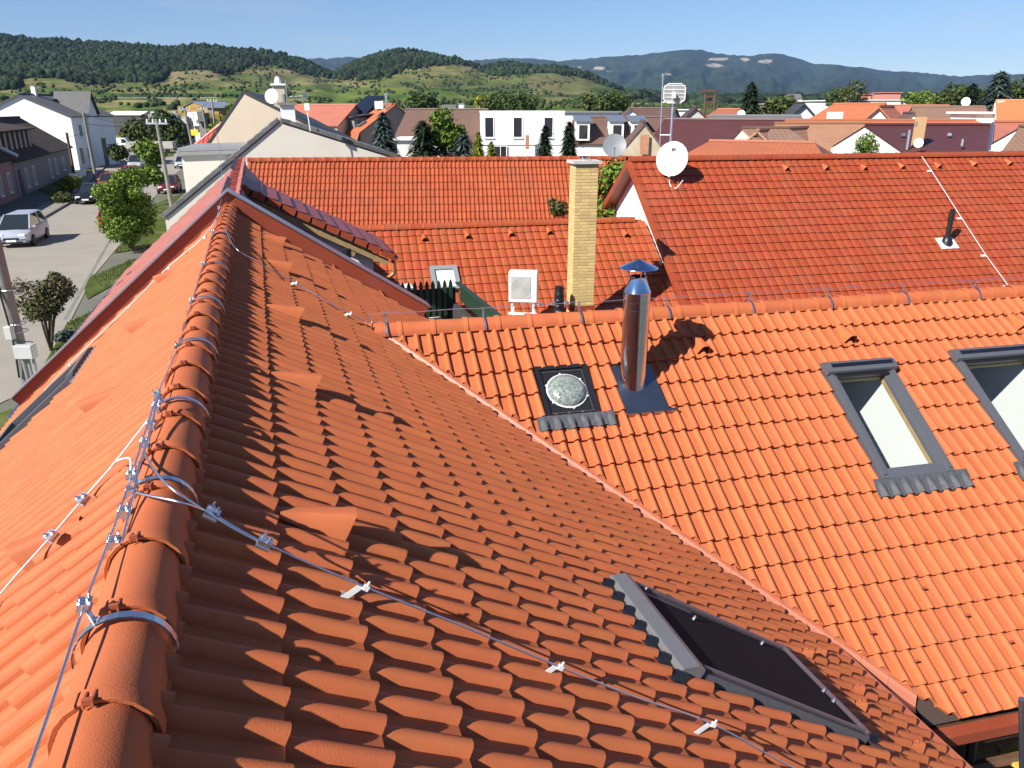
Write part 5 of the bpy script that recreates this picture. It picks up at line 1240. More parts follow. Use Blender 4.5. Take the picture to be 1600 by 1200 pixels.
# ---- poles
def pole(label, u0, v0, u1, v1, y, r0, r1, arm=True, m=CONCRETE, insul=True, cat='utility pole', base=None, name='utility_pole'):
    top = at(u0, v0, y); bot = at(u1, v1, y); d = (bot - top); bot = top + d * ((GZ - .2 - top.z) / d.z); t = thing(name, label, cat, bot)
    part('shaft', MB().tube([bot, top], r0, 10, radii=[r0, r1]), m, t, True, 50)
    if arm:
        a = Vector((1, -.25, 0)).normalized(); mb = MB(); mb.box(top - UP * .25, 1.5, .08, .1, Matrix((a, a.cross(UP), UP)).transposed()); part('cross_arm', mb, ZINC, t)
        for k in (-.65, -.25, .25, .65):
            part('insulator', MB().lathe(top - UP * .2 + a * k, [(.05, 0), (.07, .05), (.03, .09), (.06, .12), (.02, .2)], 8), WHITEP, t, True)
    return t, top
_, T1 = pole('grey concrete pole with white lamp heads rising beside the street tree', 244, 186, 268, 320, 49, .15, .09)
_, T2 = pole('leaning concrete pole at the end of the street by the red roof', 288, 168, 300, 226, 92, .18, .12)
_, T3 = pole('slim concrete pole beyond the yellow sign near the yard', 316, 168, 322, 203, 118, .16, .11)
_, T4 = pole('tallest distant pole with cross arm near the orange barn', 331, 155, 336, 203, 108, .18, .12)
_, T5 = pole('pale concrete pole in front of the white house', 130, 176, 152, 290, 80, .17, .11, arm=False)
_, T6 = pole('short dark wooden post before the grey house', 104, 207, 116, 272, 84, .14, .13, arm=False, m=WOODD)
t0, T0 = pole('thick weathered pole with meter boxes at the left edge below the roof', -28, 300, 46, 612, 16.2, .17, .13, arm=False)
for (u, v, sx, sy, sz, lb) in ((15, 520, .16, .14, .30, 1), (40, 549, .40, .22, .30, 2)):
    c = at(u, v, 15.95); o = link('meter_box', bevel_box('meter_box', sx, sy, sz, mat('box_grey', (.42, .43, .42), .5), .015), t0); o.matrix_basis = Matrix.Translation(c)
mb = MB()
for (u0, v0, u1, v1) in ((36, 562, 50, 620), (44, 562, 58, 620), (52, 560, 64, 615)): mb.tube([at(u0, v0, 16.0), at(u1, v1, 16.0)], .035, 8)
part('conduit', mb, mat('conduit_grey', (.22, .23, .23), .5), t0)
mb = MB()
for (u, v) in ((14, 452), (28, 505), (31, 517), (38, 537)):
    c = at(u, v, 16.2); mb.tube([c + Vector((math.cos(t) * .165, math.sin(t) * .165, 0)) for t in np.linspace(0, 6.283, 15)], .012, 5)
part('band', mb, ZINC, t0)
mb = MB(); mb.tube(smooth_path([at(-6, 440, 16.05), at(12, 500, 15.98), at(22, 540, 15.98), at(30, 590, 16)], 4), .02, 6); part('cable', mb, BLACKP, t0)
def cable(a, b, sag, label, r=.012):
    pts = [a.lerp(b, t) - UP * sag * 4 * t * (1 - t) for t in np.linspace(0, 1, 17)]; return single('overhead_cable', MB().tube(pts, r, 5), BLACKP, label, 'cable')
cable(T1, T5, .5, 'overhead cable from the lamp pole across to the pole by the white house', .02); cable(T1 + UP * .1, T2, .6, 'overhead cable from the lamp pole to the pole by the red roof', .02); cable(T2, T4, .5, 'overhead cable between the two far poles near the barn', .02); cable(T5 - UP * 1.8, at(-40, 228, 60), .4, 'overhead cable from the white house pole towards the pink house', .02); cable(T5 - UP * 1.0, T2 - UP * 1, .6, 'overhead cable sagging across the white house front', .022)
# ---- things at the end of the street
t = thing('truck_cab', 'white van standing at the end of the street by the white house', 'van', gnd(192, 238))
b0 = gnd(192, 237); ex_ = Vector((1, .15, 0)).normalized(); M3 = Matrix((ex_, Vector((-ex_.y, ex_.x, 0)), UP)).transposed()
bd = MB(); yv = Vector((-ex_.y, ex_.x, 0)); bd.prism([b0 + ex_ * x + UP * z for x, z in ((-2.2, .4), (2.2, .4), (2.25, 1.2), (1.3, 1.45), (.6, 2.3), (-2.2, 2.35))], yv * 1.8); part('body', bd, WHITEM, t)
g = MB(); g.prism([b0 - yv * .01 + ex_ * x + UP * z for x, z in ((.0, 1.5), (1.2, 1.5), (.55, 2.15), (.0, 2.15))], -yv * .02); part('side_window', g, DARKGLASS, t)
for x in (-1.4, 1.4): part('wheel', MB().lathe(b0 + ex_ * x + UP * .36 - yv * .02, [(.36, 0), (.36, .22), (.2, .23)], 16, yv), BLACKP, t)
b0 = gnd(212, 240); t = thing('trailer', 'long flatbed trailer with pale wooden sides at the end of the street', 'trailer', b0); M3 = Matrix((ex_, yv, UP)).transposed()
mb = MB(); mb.box(b0 + ex_ * 2.4 + UP * 1.35, 7.6, .12, 1.1, M3); mb.box(b0 + ex_ * 2.4 + UP * 1.35 + yv * 2.2, 7.6, .12, 1.1, M3); mb.box(b0 + ex_ * 6.2 + UP * 1.35 + yv * 1.1, .12, 2.2, 1.1, M3); part('side_boards', mb, mat('pale_boards', (.42, .40, .36), .8, noise=.2, nscale=2), t)
mb = MB(); mb.box(b0 + ex_ * 2.4 + UP * .75 + yv * 1.1, 7.6, 2.2, .2, M3); part('bed', mb, CONCRETE, t)
for x in (.2, 4.2, 5.2): part('wheel', MB().lathe(b0 + ex_ * x + UP * .4, [(.4, 0), (.4, .25), (.2, .26)], 14, yv), BLACKP, t)
HF('greenhouse', 'long low white-roofed shed out in the fields', 168, 219, 179, 220, 220, 174.5, 8, mat('dark_shed', (.06, .06, .06), .8), WHITEP, base=-9, cat='shed')
HF('barn', 'yellow timber barn with a blue-grey roof beyond the pole', 325, 372, 168, 190, 196, 158.5, 12, mat('yellow_boards', (.30, .17, .05), .8), mat('blue_grey_sheet', (.24, .28, .36), .4, .3), base=-8, cat='barn')
HF('shed', 'brown shed with flat roof in the yard', 236, 264, 179, 170, 172, None, 6, mat('brown_boards', (.22, .14, .07), .8), mat('brown_sheet', (.20, .13, .08), .6), flatroof=True, cat='shed')
HF('shed', 'yellow storage container beside the barn', 293, 312, 180, 172, 174, None, 5, mat('yellow_paint', (.30, .19, .03), .5), mat('yellow_top', (.32, .21, .05), .5), flatroof=True, cat='container')
rgj = np.random.default_rng(77); JM = [WHITEM, GREYW, REDMETAL, CONCRETE, BLACKP, mat('yellow_machine', (.32, .22, .04), .5)]
JL = ['white', 'grey', 'red', 'pale concrete', 'black', 'yellow']
for k in range(14):
    u = 232 + k * 8.2; v = 184 + rgj.uniform(-4, 5); y = 160 + rgj.uniform(-8, 10); c = at(u, v, y); i = int(rgj.integers(0, len(JM))); w_, h_ = rgj.uniform(1.0, 2.4), rgj.uniform(.9, 2.2)
    mb = MB(); mb.box((c.x, c.y, c.z), w_, 1.6, h_, Matrix.Rotation(rgj.uniform(-.5, .5), 3, 'Z')); mb.box((c.x + .2, c.y, c.z + h_ * .6), w_ * .5, 1.2, h_ * .35); mb.lathe((c.x - w_ * .3, c.y - .8, c.z - h_ * .5), [(.4, 0), (.4, .2)], 10, (0, 1, 0)); mb.prism([(c.x - w_ / 2, c.y, c.z), (c.x + w_ / 2, c.y, c.z), (c.x + w_ / 2, c.y, -9.0), (c.x - w_ / 2, c.y, -9.0)], (0, 1.4, 0))
    single('machinery', mb, JM[i], JL[i] + ' machine in the far yard, number %d from the left pole' % (k + 1) if False else JL[i] + ' machine in the far yard ' + ['left of the brown shed', 'beside the brown shed', 'right of the brown shed', 'above the lamp pole', 'between lamp pole and leaning pole', 'left of the leaning pole', 'behind the leaning pole', 'right of the leaning pole', 'beside the yellow container', 'behind the yellow container', 'right of the yellow container', 'at the slim pole', 'right of the slim pole', 'below the barn'][k], 'machine', 'machines in the yard')
sg = thing('road_sign', 'small yellow sign on a post at the end of the street', 'sign', gnd(304, 232)); c = at(304, 207, 100)
part('panel', MB().box(c, .9, .05, .7), mat('sign_yellow', (.75, .55, .02), .5), sg); part('post', MB().tube([Vector((c.x, c.y, GZ)), c], .04, 6), ZINC, sg)

# ---- cream and beige gables beyond the neighbour
def vplane(P, a):
    d = azv(a); n_ = Vector((d.y, -d.x, 0)); return lambda u, v: ray(u, v) * (P.dot(n_) / ray(u, v).dot(n_))
def gable_front(name, label, P, a, left, apex_, right, wall, roofm, depth, over=.03, thick=.16, tiles=None):
    q = vplane(P, a); A_, B_, C_ = q(*left), q(*apex_), q(*right); dn = azv(a - 90) 
    t = thing(name, label, 'house', Vector((B_.x, B_.y, GZ))); mb = MB(); mb.prism([A_, B_, C_, Vector((C_.x, C_.y, GZ - .5)), Vector((A_.x, A_.y, GZ - .5))], dn * depth); part('wall', mb, wall, t)
    for (E_, s_) in ((A_, 1), (C_, -1)):
        m2 = MB(); ext = (E_ - B_).normalized(); n_ = ext.cross(dn); n_ = n_ if n_.z > 0 else -n_
        p0, p1 = B_ + n_ * .02, E_ + ext * over + n_ * .02
        m2.prism([p0 - dn * over, p1 - dn * over, p1 + dn * depth, p0 + dn * depth], n_ * thick); sl_ = part('roof', m2, roofm, t)
        if tiles:
            L_ = (p1 - p0).length; k = int(L_ / .36)
            for i in range(k):
                for j in range(3):
                    b_ = MB(); a0 = p0 + ext * (i * .36 + .01); off = n_ * (thick + .0)
                    c0, c1 = a0 - dn * (over + .04) + dn * (j * .34), a0 - dn * (over + .04) + dn * (j * .34 + .325)
                    b_.add([c0 + off, c0 + ext * .36 + off + n_ * .035, c1 + ext * .36 + off + n_ * .035, c1 + off, c0 + ext * .36 + off - n_ * .01, c1 + ext * .36 + off - n_ * .01, c0 + off - n_ * .12, c0 + ext * .36 + off - n_ * .12], [(0, 1, 2, 3), (1, 4, 5, 2), (0, 6, 7, 1)] if j == 0 else [(0, 1, 2, 3), (1, 4, 5, 2)])
                    part('tile', b_, tiles, sl_)
    return t, A_, B_, C_, dn
G1 = at(437, 190, 31.5)
GTILE = mat('grey_tile', (.125, .125, .12), .7, var=.25, noise=.2, nscale=4)
gG, gA, gB, gC, gdn = gable_front('gabled_house', 'cream rendered gable with grey concrete tiles just beyond the steep roof', G1, 74, (258, 342), (437, 192), (626, 251), CREAM, GREYROOF, 8.0, tiles=GTILE)
mb = MB(); c = gB + azv(74) * .35 + gdn * 1.2; M3 = Matrix((azv(74), gdn, UP)).transposed(); mb.box(c + UP * .1, .55, .55, 1.1, M3); ch = part('chimney', mb, WHITEP, gG)
mb = MB(); mb.box(c + UP * .70, .75, .75, .10, M3); mb.lathe(c + UP * .75 - azv(74) * .1, [(.13, 0), (.09, .3), (.05, .32)], 10); part('cap', mb, CONCRETE, ch)
H1 = at(380, 148, 44)
hH, hA_, hB_, hC_, hdn = gable_front('gabled_house', 'tall beige rendered gable wall behind the cream house', H1, 80, (316, 242), (381, 147), (560, 236), BEIGE, DARKROOF, 9.0, over=.03, thick=.12)
mb = MB(); c = vplane(H1, 80)(434, 160) + hdn * 1.0; mb.box(c - UP * .4, .62, .62, 2.6, M3); ch = part('chimney', mb, BEIGE, hH); mb = MB(); mb.box(c + UP * .92, .82, .82, .1, M3); mb.lathe(c + UP * .97, [(.2, 0), (.16, .2), (.1, .35)], 10); part('cap', mb, WHITEP, ch)
q = vplane(at(330, 240, 37), 78); a_, b_ = q(283, 243), q(400, 239); mb = MB(); mb.prism([a_, b_, Vector((b_.x, b_.y, GZ)), Vector((a_.x, a_.y, GZ))], azv(-12) * 5); t = thing('garage', 'cream block with a grey flat coping in front of the beige gable', 'building', Vector((a_.x, a_.y, GZ))); part('wall', mb, CREAM, t)
mb = MB(); d7 = azv(78); n7 = azv(-12)
for (z, o1, o2) in ((.0, -.18, .25), (.17, .12, .3)):
    p0, p1 = a_ - d7 * .15 + UP * z, b_ + UP * z; mb.prism([p0 + n7 * o1, p1 + n7 * o1, p1 + n7 * 5, p0 + n7 * 5], UP * .15)
part('coping', mb, mat('grey_coping', (.26, .26, .26), .5, noise=.1, nscale=2), t)
# little pink-red tiled roof left of the beige gable
t = thing('small_roof', 'small bright red tiled roof edge left of the beige gable', 'roof', at(320, 228, 50)); y = 52
for k in range(6):
    u0, u1 = 303 + k * 7.6, 303 + (k + 1) * 7.6; vt = lambda u: 228 - (u - 303) * .80
    p = [at(u0, vt(u0) + 1, y), at(u1 - .6, vt(u1), y), at(u1 - .6, 232, y - 1.6), at(u0, 232, y - 1.6)]; part('tile', MB().prism(p, Vector((0, .05, -.12))), mat('red_glossy', (.40, .075, .05), .3, var=.1), t)
part('ridge', MB().tube([at(302, 229, y), at(349, 191, y)], .12, 8), mat('red_glossy', (.40, .075, .05)), t)
part('wall', MB().prism([at(304, 233, y), at(349, 233, y), at(349, 233, y) - UP * 6, at(304, 233, y) - UP * 6], Vector((0, 2, 0))), CREAM, t)

# ---- dishes, aerials
def dish(name, label, P, r, az_face, tilt, mast_to, m=None, inner=None):
    """shallow bowl with its feed arm, looking along az_face and tilted up"""
    m = m or WHITEM; n_ = (azv(az_face) * math.cos(R(tilt)) + UP * math.sin(R(tilt))).normalized(); t = thing(name, label, 'satellite dish', P)
    prof = [(.004, -.14 * r), (.35 * r, -.12 * r), (.7 * r, -.06 * r), (r, .0), (r * 1.015, .012), (r * 1.015, -.012), (.7 * r, -.085 * r), (.3 * r, -.15 * r), (.004, -.17 * r)]
    part('bowl', MB().lathe(P, prof, 32, n_, cap=False), m, t, True, 40)
    x = n_.cross(UP).normalized(); dn = n_.cross(x).normalized(); dn = dn if dn.z < 0 else -dn
    feed = P + n_ * r * 1.05 + dn * r * .55; mb = MB(); mb.tube([P + dn * r * .98, P + dn * r * 1.1 + n_ * r * .2, feed], r * .03, 6); part('feed_arm', mb, m, t); part('receiver', MB().lathe(feed, [(r * .05, 0), (r * .075, -r * .03), (r * .07, -r * .2), (r * .03, -r * .24)], 10, n_ * -1 if False else n_), BLACKP if inner else m, t, True)
    if mast_to is not None: part('mast', MB().tube([P - n_ * r * .2, Vector(mast_to)], .03, 8), ZINC, t)
    return t, n_, x
# white dish and grid aerial on the ridge of the red roof
ys_ = PC.pt(PC.px(1050, 262)[0], .5, 0)
Dp = at(1050, 248, ys_.y - .45); foot = PC.pt((Dp - PC.O).dot(PC.e), .55, 0)
td, dn_, dx_ = dish('satellite_dish', 'large white satellite dish standing on the ridge of the red roof', Dp, .50, 216, 10, foot)
du_ = dx_.cross(dn_).normalized(); du_ = du_ if du_.z > 0 else -du_; M3 = Matrix((dx_, dn_, du_)).transposed(); mk = MB(); c_ = Dp + du_ * .25 - dn_ * .03
for (ox, oz, w_, h_) in ((0, .045, .12, .03), (-.045, 0, .03, .06), (.045, 0, .03, .06), (0, .0, .02, .04)): mk.box(c_ + dx_ * ox + du_ * oz, w_, .012, h_, M3)
part('emblem', mk, BLACKP, td)
lw = MB().tube(smooth_path([Dp - du_ * .48, Dp - du_ * .75 - dx_ * .05, Dp - du_ * .85 - dx_ * .25, Dp - du_ * .6 - dx_ * .45], 5), .014, 6); part('cable', lw, WHITEM, td)
am = thing('antenna_mast', 'tall mast with a white grid aerial and thin side rod above the white dish', 'antenna', foot)
ym = ys_.y + .2; top = at(1053, 133, ym); low = at(1045, 262, ym)
part('mast', MB().tube([low, top], .035, 8), ZINC, am); part('side_rod', MB().tube([at(1031, 226, ym), at(1036, 116, ym)], .016, 6), ZINC, am)
part('bracket', MB().tube([at(1031, 211, ym), at(1048, 211, ym)], .022, 6).tube([at(1035, 160, ym), at(1051, 160, ym)], .022, 6), WHITEM, am)
gc = at(1054, 146, ym - .1); gxv, gyv = Vector((1, 0, 0)), UP; W_, H_ = .32, .27
oc = [(-W_ * .6, -H_), (W_ * .6, -H_), (W_, -H_ * .6), (W_, H_ * .6), (W_ * .6, H_), (-W_ * .6, H_), (-W_, H_ * .6), (-W_, -H_ * .6), (-W_ * .6, -H_)]
mb = MB(); mb.tube([gc + Vector((x, 0, z)) for x, z in oc], .016, 6)
for k in range(-12, 13):
    x = k * W_ / 13; h_ = H_ if abs(x) < W_ * .6 else H_ * .8; mb.tube([gc + Vector((x, 0, -h_)), gc + Vector((x, 0, h_))], .0045, 4, cap=False)
for k in range(-2, 3): mb.tube([gc + Vector((-W_ * .97, 0, k * H_ * .4)), gc + Vector((W_ * .97, 0, k * H_ * .4))], .012, 5)
part('grid_reflector', mb, mat('pale_grid', (.70, .70, .68), .4), am); mb = MB(); mb.box(gc - Vector((.04, .1, .05)), .10, .12, .16); part('feed_box', mb, WHITEM, am)
dg = at(960, 227, 27.5); dish('satellite_dish', 'grey satellite dish seen above the steep roof ridge', dg, .40, 185, 22, dg + Vector((0, .3, -1.2)), mat('dish_grey', (.19, .20, .22), .4))
dish('satellite_dish', 'white satellite dish beside the beige chimney far left', at(424, 150, 40), .34, 190, 10, at(428, 163, 40.4))
single('aerial_box', MB().box(at(480, 167, 31), .19, .1, .24).tube([at(480, 172, 31), at(485, 205, 31)], .02, 6), WHITEM, 'white box aerial on a thin mast over the cream gable', 'antenna')
mb = MB().tube([at(446, 125, 31), at(449, 164, 31)], .018, 6).tube([at(453, 151, 31.2), at(473, 150, 31.2)], .015, 5)
for k in range(6): u = 468 + k * 2.5; mb.tube([at(u, 144, 31.2), at(u, 158, 31.2)], .006, 4); mb.tube([at(467, 145 + k * 2.4, 31.2), at(482, 145 + k * 2.4, 31.2)], .006, 4)
single('television_aerial', mb, ZINC, 'thin television aerial with comb-like elements above the cream gable', 'antenna')
dish('satellite_dish', 'small white dish on a stem far right above the orange roofs', at(1509, 159, 85), .45, 190, 10, at(1506, 168, 85))
dish('satellite_dish', 'small white dish by the conifer at the centre right', at(1158, 178, 80), .38, 190, 10, at(1157, 190, 80))

# ---- houses of the town behind, from left to right
HF('town_house', 'salmon flat-tiled roof behind the beige gable', 430, 526, 194, 92, 90, 164, 9, BEIGE, PINKT)
t, f, e, w, L = HF('town_house', 'orange roofed house with black solar panel and ivy wall', 470, 563, 203, 100, 90, 163.5, 9.5, mat('ivy_wall', (.30, .24, .21), .9), ORANGER, over=.15)
mb = MB(); sl0 = Vector(f(L * .42, 3.2, ev(203) * 95 + 2.3)); 
def slope_pt(f, D, ez, rz, x, k, c=0): return f(x, D / 2 * k, ez + (rz - ez) * k) + UP * c
ez, rz = ev(203) * 95, ev(163.5) * (95 + 4.75)
q = [slope_pt(f, 9.5, ez, rz, x, k, c) for x, k, c in ((L * .50, .55, .15), (L * .78, .55, .15), (L * .82, 1.05, .75), (L * .54, 1.05, .75))]
single('solar_panel', MB().prism(q, Vector((0, 0, .08))), SOLAR, 'black solar panel propped on the orange roof left of centre', 'solar panel')
q = [slope_pt(f, 9.5, ez, rz, x, k, .12) for x, k in ((L * .80, .12), (L * .92, .12), (L * .94, .3), (L * .82, .3))]; part('roof_window', MB().prism(q, UP * .08), GREYFRAME, t)
q0 = slope_pt(f, 9.5, ez, rz, L * .60, .1); mb = MB(); mb.prism([q0, slope_pt(f, 9.5, ez, rz, L * .86, .1), slope_pt(f, 9.5, ez, rz, L * .86, .1) + UP * 1.1, q0 + UP * 1.1], w * 3); dm = part('dormer', mb, GREYROOF, t); mb = MB(); mb.prism([q0 + UP * 1.1 - w * .4 - e * .3, q0 + e * L * .26 + UP * 1.1 - w * .4 + e * .3, q0 + e * L * .26 + UP * 1.5 + w * 3.4 + e * .3, q0 + UP * 1.5 + w * 3.4 - e * .3], UP * .12); part('dormer_roof', mb, DARKROOF, dm)
mb = MB(); c = slope_pt(f, 9.5, ez, rz, L * .98, .8); part('flue', MB().lathe(c, [(.14, 0), (.14, 1.5), (.2, 1.52), (.2, 1.7)], 10), STEEL, t)
mb = MB(); mb.box(slope_pt(f, 9.5, ez, rz, L * .88, .78, .55), .95, .4, .8); part('air_conditioner', mb, WHITEM, t)
lo = f(L * .86, -.6, 0); mb = MB(); mb.prism([f(L * .72, -.15, ez - .05), f(L + .1, -.15, ez - .05), f(L + .1, -1.3, ez - 2.6), f(L * .72, -1.3, ez - 2.6)], Vector((0, .1, -.1))); part('mansard', mb, ORANGER, t)
conifer('conifer', 'blue-grey spruce in front of the ivy wall', at(602, 262, 60), 3.9, 1.5, LEAF_S, 2600, .42, 41)
t, f, e, w, L = HF('town_house', 'brown roofed house with white eaves left of the white modern house', 622, 738, 216, 82, 80, 171, 8, mat('pinkish_wall', (.44, .37, .33), .9), BROWNR, over=.5, chimneys=[(5.2, 5, .0, .45, .5, WHITEP)])
HF('town_house', 'white side building below the brown roof', 620, 700, 219, 68, 68, None, 4, WHITEP, WHITEP, flatroof=True)
tree('garden_tree', 'dense bright green garden tree before the brown roof', at(698, 262, 58), 2.3, 1.7, 1.9, LEAF_A, 4200, .24, 42, .1, 18, .7)
conifer('conifer', 'drooping blue-green cedar left of the bright garden tree', at(662, 262, 57), 3.2, 1.6, LEAF_D, 1800, .42, 43); conifer('conifer', 'drooping blue cedar right of the bright garden tree', at(725, 262, 57), 2.4, 1.4, LEAF_S, 1500, .4, 44)
conifer('thuja', 'yellow-green thuja bush at the foot of the white modern house', at(748, 258, 56), 2.2, .55, LEAF_Y, 1300, .25, 45); conifer('thuja', 'small yellow-green thuja right of its taller neighbour', at(768, 256, 56), 1.5, .5, LEAF_Y, 900, .25, 46)
t, f, e, w, L = HF('modern_house', 'white flat-roofed modern house with tall dark windows', 750, 882, 176, 80, 80, None, 8, WHITEP, WHITEP, flatroof=True, over=.05)
for u in (764.5, 809, 857):
    c = at(u, 199, 79.95); window_part(t, c, Vector((1, 0, 0)), Vector((0, -1, 0)), .95, 1.95, frame=WHITEP, bars=0)
t2, f, e, w, L = HF('modern_house', 'white ground-floor block under the modern house with shaded openings', 752, 905, 226, 74, 74, None, 5, WHITEP, WHITEP, flatroof=True, over=.1)
window_part(t2, at(782, 240, 73.9), Vector((1, 0, 0)), Vector((0, -1, 0)), 1.2, 1.4); part('chimney', MB().box(at(824, 222, 73), .34, .34, 1.2), mat('brick_red', (.36, .17, .10), .8), t2)
HF('modern_house', 'flat white building with railing behind the modern house', 822, 968, 176, 100, 100, None, 8, WHITEP, GREYROOF, flatroof=True)
conifer('conifer', 'dark upright conifer before the white modern house', at(851, 262, 58), 2.9, .62, LEAF_D, 1500, .36, 47); conifer('conifer', 'taller dark conifer at the right corner of the modern house', at(888, 262, 57), 3.1, .72, LEAF_D, 1700, .36, 48)
t, f, e, w, L = HF('town_house', 'brown mansard roof with three white-framed dormers', 888, 1030, 222, 72, 70, 183, 8, WHITEP, BROWNR, over=.3)
for u in (911, 964, 997):
    y = 71.2; fc = at(u, 205, y); wd, hh = 1.15, 1.55; mb = MB(); mb.box(fc + Vector((0, 1.1, 0)), wd, 2.4, hh); dm = part('dormer', mb, WHITEP, t); mb = MB(); p_ = fc + UP * (hh / 2); mb.prism([p_ + Vector((-wd / 2 - .2, -.3, .02)), p_ + Vector((wd / 2 + .2, -.3, .02)), p_ + Vector((wd / 2 + .2, 2.6, .42)), p_ + Vector((-wd / 2 - .2, 2.6, .42))], UP * .1); part('dormer_roof', mb, mat('zinc_sheet', (.30, .32, .36), .35, .6), dm)
    g = MB(); g.box(fc + Vector((0, -.12, -.05)), wd * .62, .05, hh * .72); part('pane', g, DARKGLASS, dm)
tx = HG('old_gable', 'weathered beige gable with a bare brick patch behind the grey dish', 968, 1042, 238, 52, 191, 5, mat('old_plaster', (.42, .36, .26), .95, noise=.15, nscale=1.5, dirt=(.25, .2, .14), dscale=.8, damt=.6), BROWNR, over=.08)
part('brick_patch', MB().box(at(1007, 226, 51.95), .55, .1, 1.2), mat('bare_brick', (.40, .20, .11), .9, noise=.2, nscale=4), tx[0])
HF('town_house', 'dark maroon ribbed metal roof behind the grid aerial', 1010, 1200, 238, 62, 58, 187, 10, CREAM, MAROON, over=.2)
HF('town_house', 'brown roofed house behind the aerial mast', 975, 1045, 184, 110, 108, 169, 9, CREAM, BROWNR)
HG('town_house', 'small grey gable with dark red roof right of the aerial', 1066, 1108, 187, 95, 168, 8, GREYW, MAROON)
HG('town_house', 'white gabled bungalow far behind the dormers', 968, 1004, 183, 105, 170, 8, WHITEP, BROWNR)
HF('town_house', 'low white block between the aerial and the dark tower', 1046, 1090, 172, 140, 140, None, 8, WHITEP, WHITEP, flatroof=True)
t = thing('brick_tower', 'slim dark lattice tower among the far roofs', 'tower', at(1109, 190, 120)); c = at(1109, 160, 120); mb = MB()
for sx in (-.7, .7): mb.tube([Vector((c.x + sx, c.y, -4)), Vector((c.x + sx, c.y, c.z + 1.4))], .16, 6)
for k in range(6): mb.box((c.x, c.y, c.z - 2.4 + k * .8), 1.4, .2, .28)
mb.box((c.x - .4, c.y, c.z + 1.5), 2.4, .4, .25); part('frame', mb, WOODD, t)
HF('town_house', 'orange roofed cottage beside the dark tower', 1108, 1160, 181, 100, 98, 170.5, 9, CREAM, ORANGER)
conifer('conifer', 'slender dark conifer rising by the cottage', at(1170, 190, 95), 4.2, 1.5, LEAF_D, 1600, .6, 49)
t, f, e, w, L = HF('workshop', 'grey flat roof with rooflights at centre right', 1110, 1252, 190, 74, 72, 181, 9, GREYW, mat('grey_flat_roof', (.14, .14, .145), .7, noise=.1, nscale=1))
HF('town_house', 'reddish hip roof just behind the red ridge', 1062, 1290, 249, 43, 40, 222, 7, CREAM, SUNRED, over=.1, hip=.25)
HG('town_house', 'small cream gable with white boards behind the red ridge', 1150, 1216, 234, 47, 204, 9, CREAM, OLDT, over=.3, turn=.55)
def quad_roof(name, label, eL, eR, rR, rL, ye, yr, wall, roof, vergem=None):
    """house whose front slope runs from an eave line to a ridge line further back"""
    a, b, c, d = at(*eL, ye), at(*eR, ye), at(*rR, yr), at(*rL, yr); ez = (a.z + b.z) / 2; rz = (c.z + d.z) / 2
    for p in (a, b): p.z = ez
    for p in (c, d): p.z = rz
    t = thing(name, label, 'house', Vector(((a.x + b.x) / 2, ye, GZ))); m = MB(); uv_slope(m, a, b, c, d); lo = UP * -.14
    for (q, r_) in ((a, b), (b, c), (d, a)): uv_slope(m, q + lo, r_ + lo, r_, q)
    link('roof', m.mesh('roof', roof), t)
    bk = Vector((0, yr - ye, ez - rz)); m = MB(); uv_slope(m, d, c, c + bk, d + bk); link('roof', m.mesh('roof', roof), t)
    dep = Vector((0, 2 * (yr - ye), 0)); g = lambda p, z: Vector((p.x, p.y, z)); m = MB()
    m.prism([g(a, GZ), g(b, GZ), b - UP * .12, a - UP * .12], Vector((0, .3, 0)))
    for (p, q) in ((a, d), (b, c)):
        e2_ = Vector((q.x, q.y + (yr - ye), ez)); m.prism([g(p, GZ), p - UP * .12, q - UP * .12, e2_ - UP * .12, g(e2_, GZ)], Vector((.12 if p is a else -.12, 0, 0)))
    part('wall', m, wall, t); part('ridge', MB().tube([d + UP * .03, c + UP * .03], .11, 6), roof, t); return t
quad_roof('town_house', 'long old flat-tiled orange roof behind the red ridge', (1268, 246), (1346, 245), (1352, 193), (1210, 194), 50, 55.5, WHITEP, OLDT)
quad_roof('town_house', 'brown tiled roof corner meeting the old orange roof', (1210, 246), (1296, 246), (1232, 200), (1160, 201), 45, 49, CREAM, stripes('roof_tan', (.26, .15, .10), .3, 0, rows=.34, shade=.45))
t = quad_roof('town_house', 'dark red roof with white gable, chimney and small dish at right', (1418, 243), (1546, 240), (1551, 195), (1352, 197), 42, 46.5, WHITEP, MAROON)
mb = MB(); mb.box(at(1436, 206, 43.2), .42, .42, 1.5); ch = part('chimney', mb, mat('yellowish_brick', (.48, .30, .15), .8), t); part('cap', MB().box(at(1436, 194, 43.2), .3, .3, .25), CONCRETE, ch)
dish('satellite_dish', 'white dish fixed to the chimney of the dark red roof', at(1435, 223, 42), .24, 190, 8, at(1438, 230, 42.6))
part('vent', MB().lathe(at(1416, 234, 42.6), [(.07, 0), (.07, 1.0)], 8), ZINC, t); part('vent', MB().lathe(at(1502, 228, 42.6), [(.06, 0), (.06, .35)], 8), ZINC, t)
for u, v in ((1411, 210), (1483, 210)): part('roof_hatch', MB().box(at(u, v, 44.4), .22, .1, .14), ZINC, t)
part('verge_sheet', MB().tube([at(1546, 237, 42.4), at(1551, 193, 46.5)], .10, 6), ZINC, t)
quad_roof('town_house', 'salmon roof at the right edge next to the dark red one', (1550, 241), (1740, 240), (1760, 190), (1554, 193), 42.5, 47, WHITEP, PINKT)
quad_roof('town_house', 'brownish old tiled roof corner at the far right edge', (1560, 243), (1700, 243), (1700, 196), (1592, 202), 38, 41, WHITEP, stripes('roof_tan', (.26, .15, .10), .3, 0, rows=.34))
HF('town_house', 'orange ridge strip running behind the old roof and dark red roof', 1208, 1560, 199, 66, 64, 188, 6, CREAM, ORANGER, over=.05)
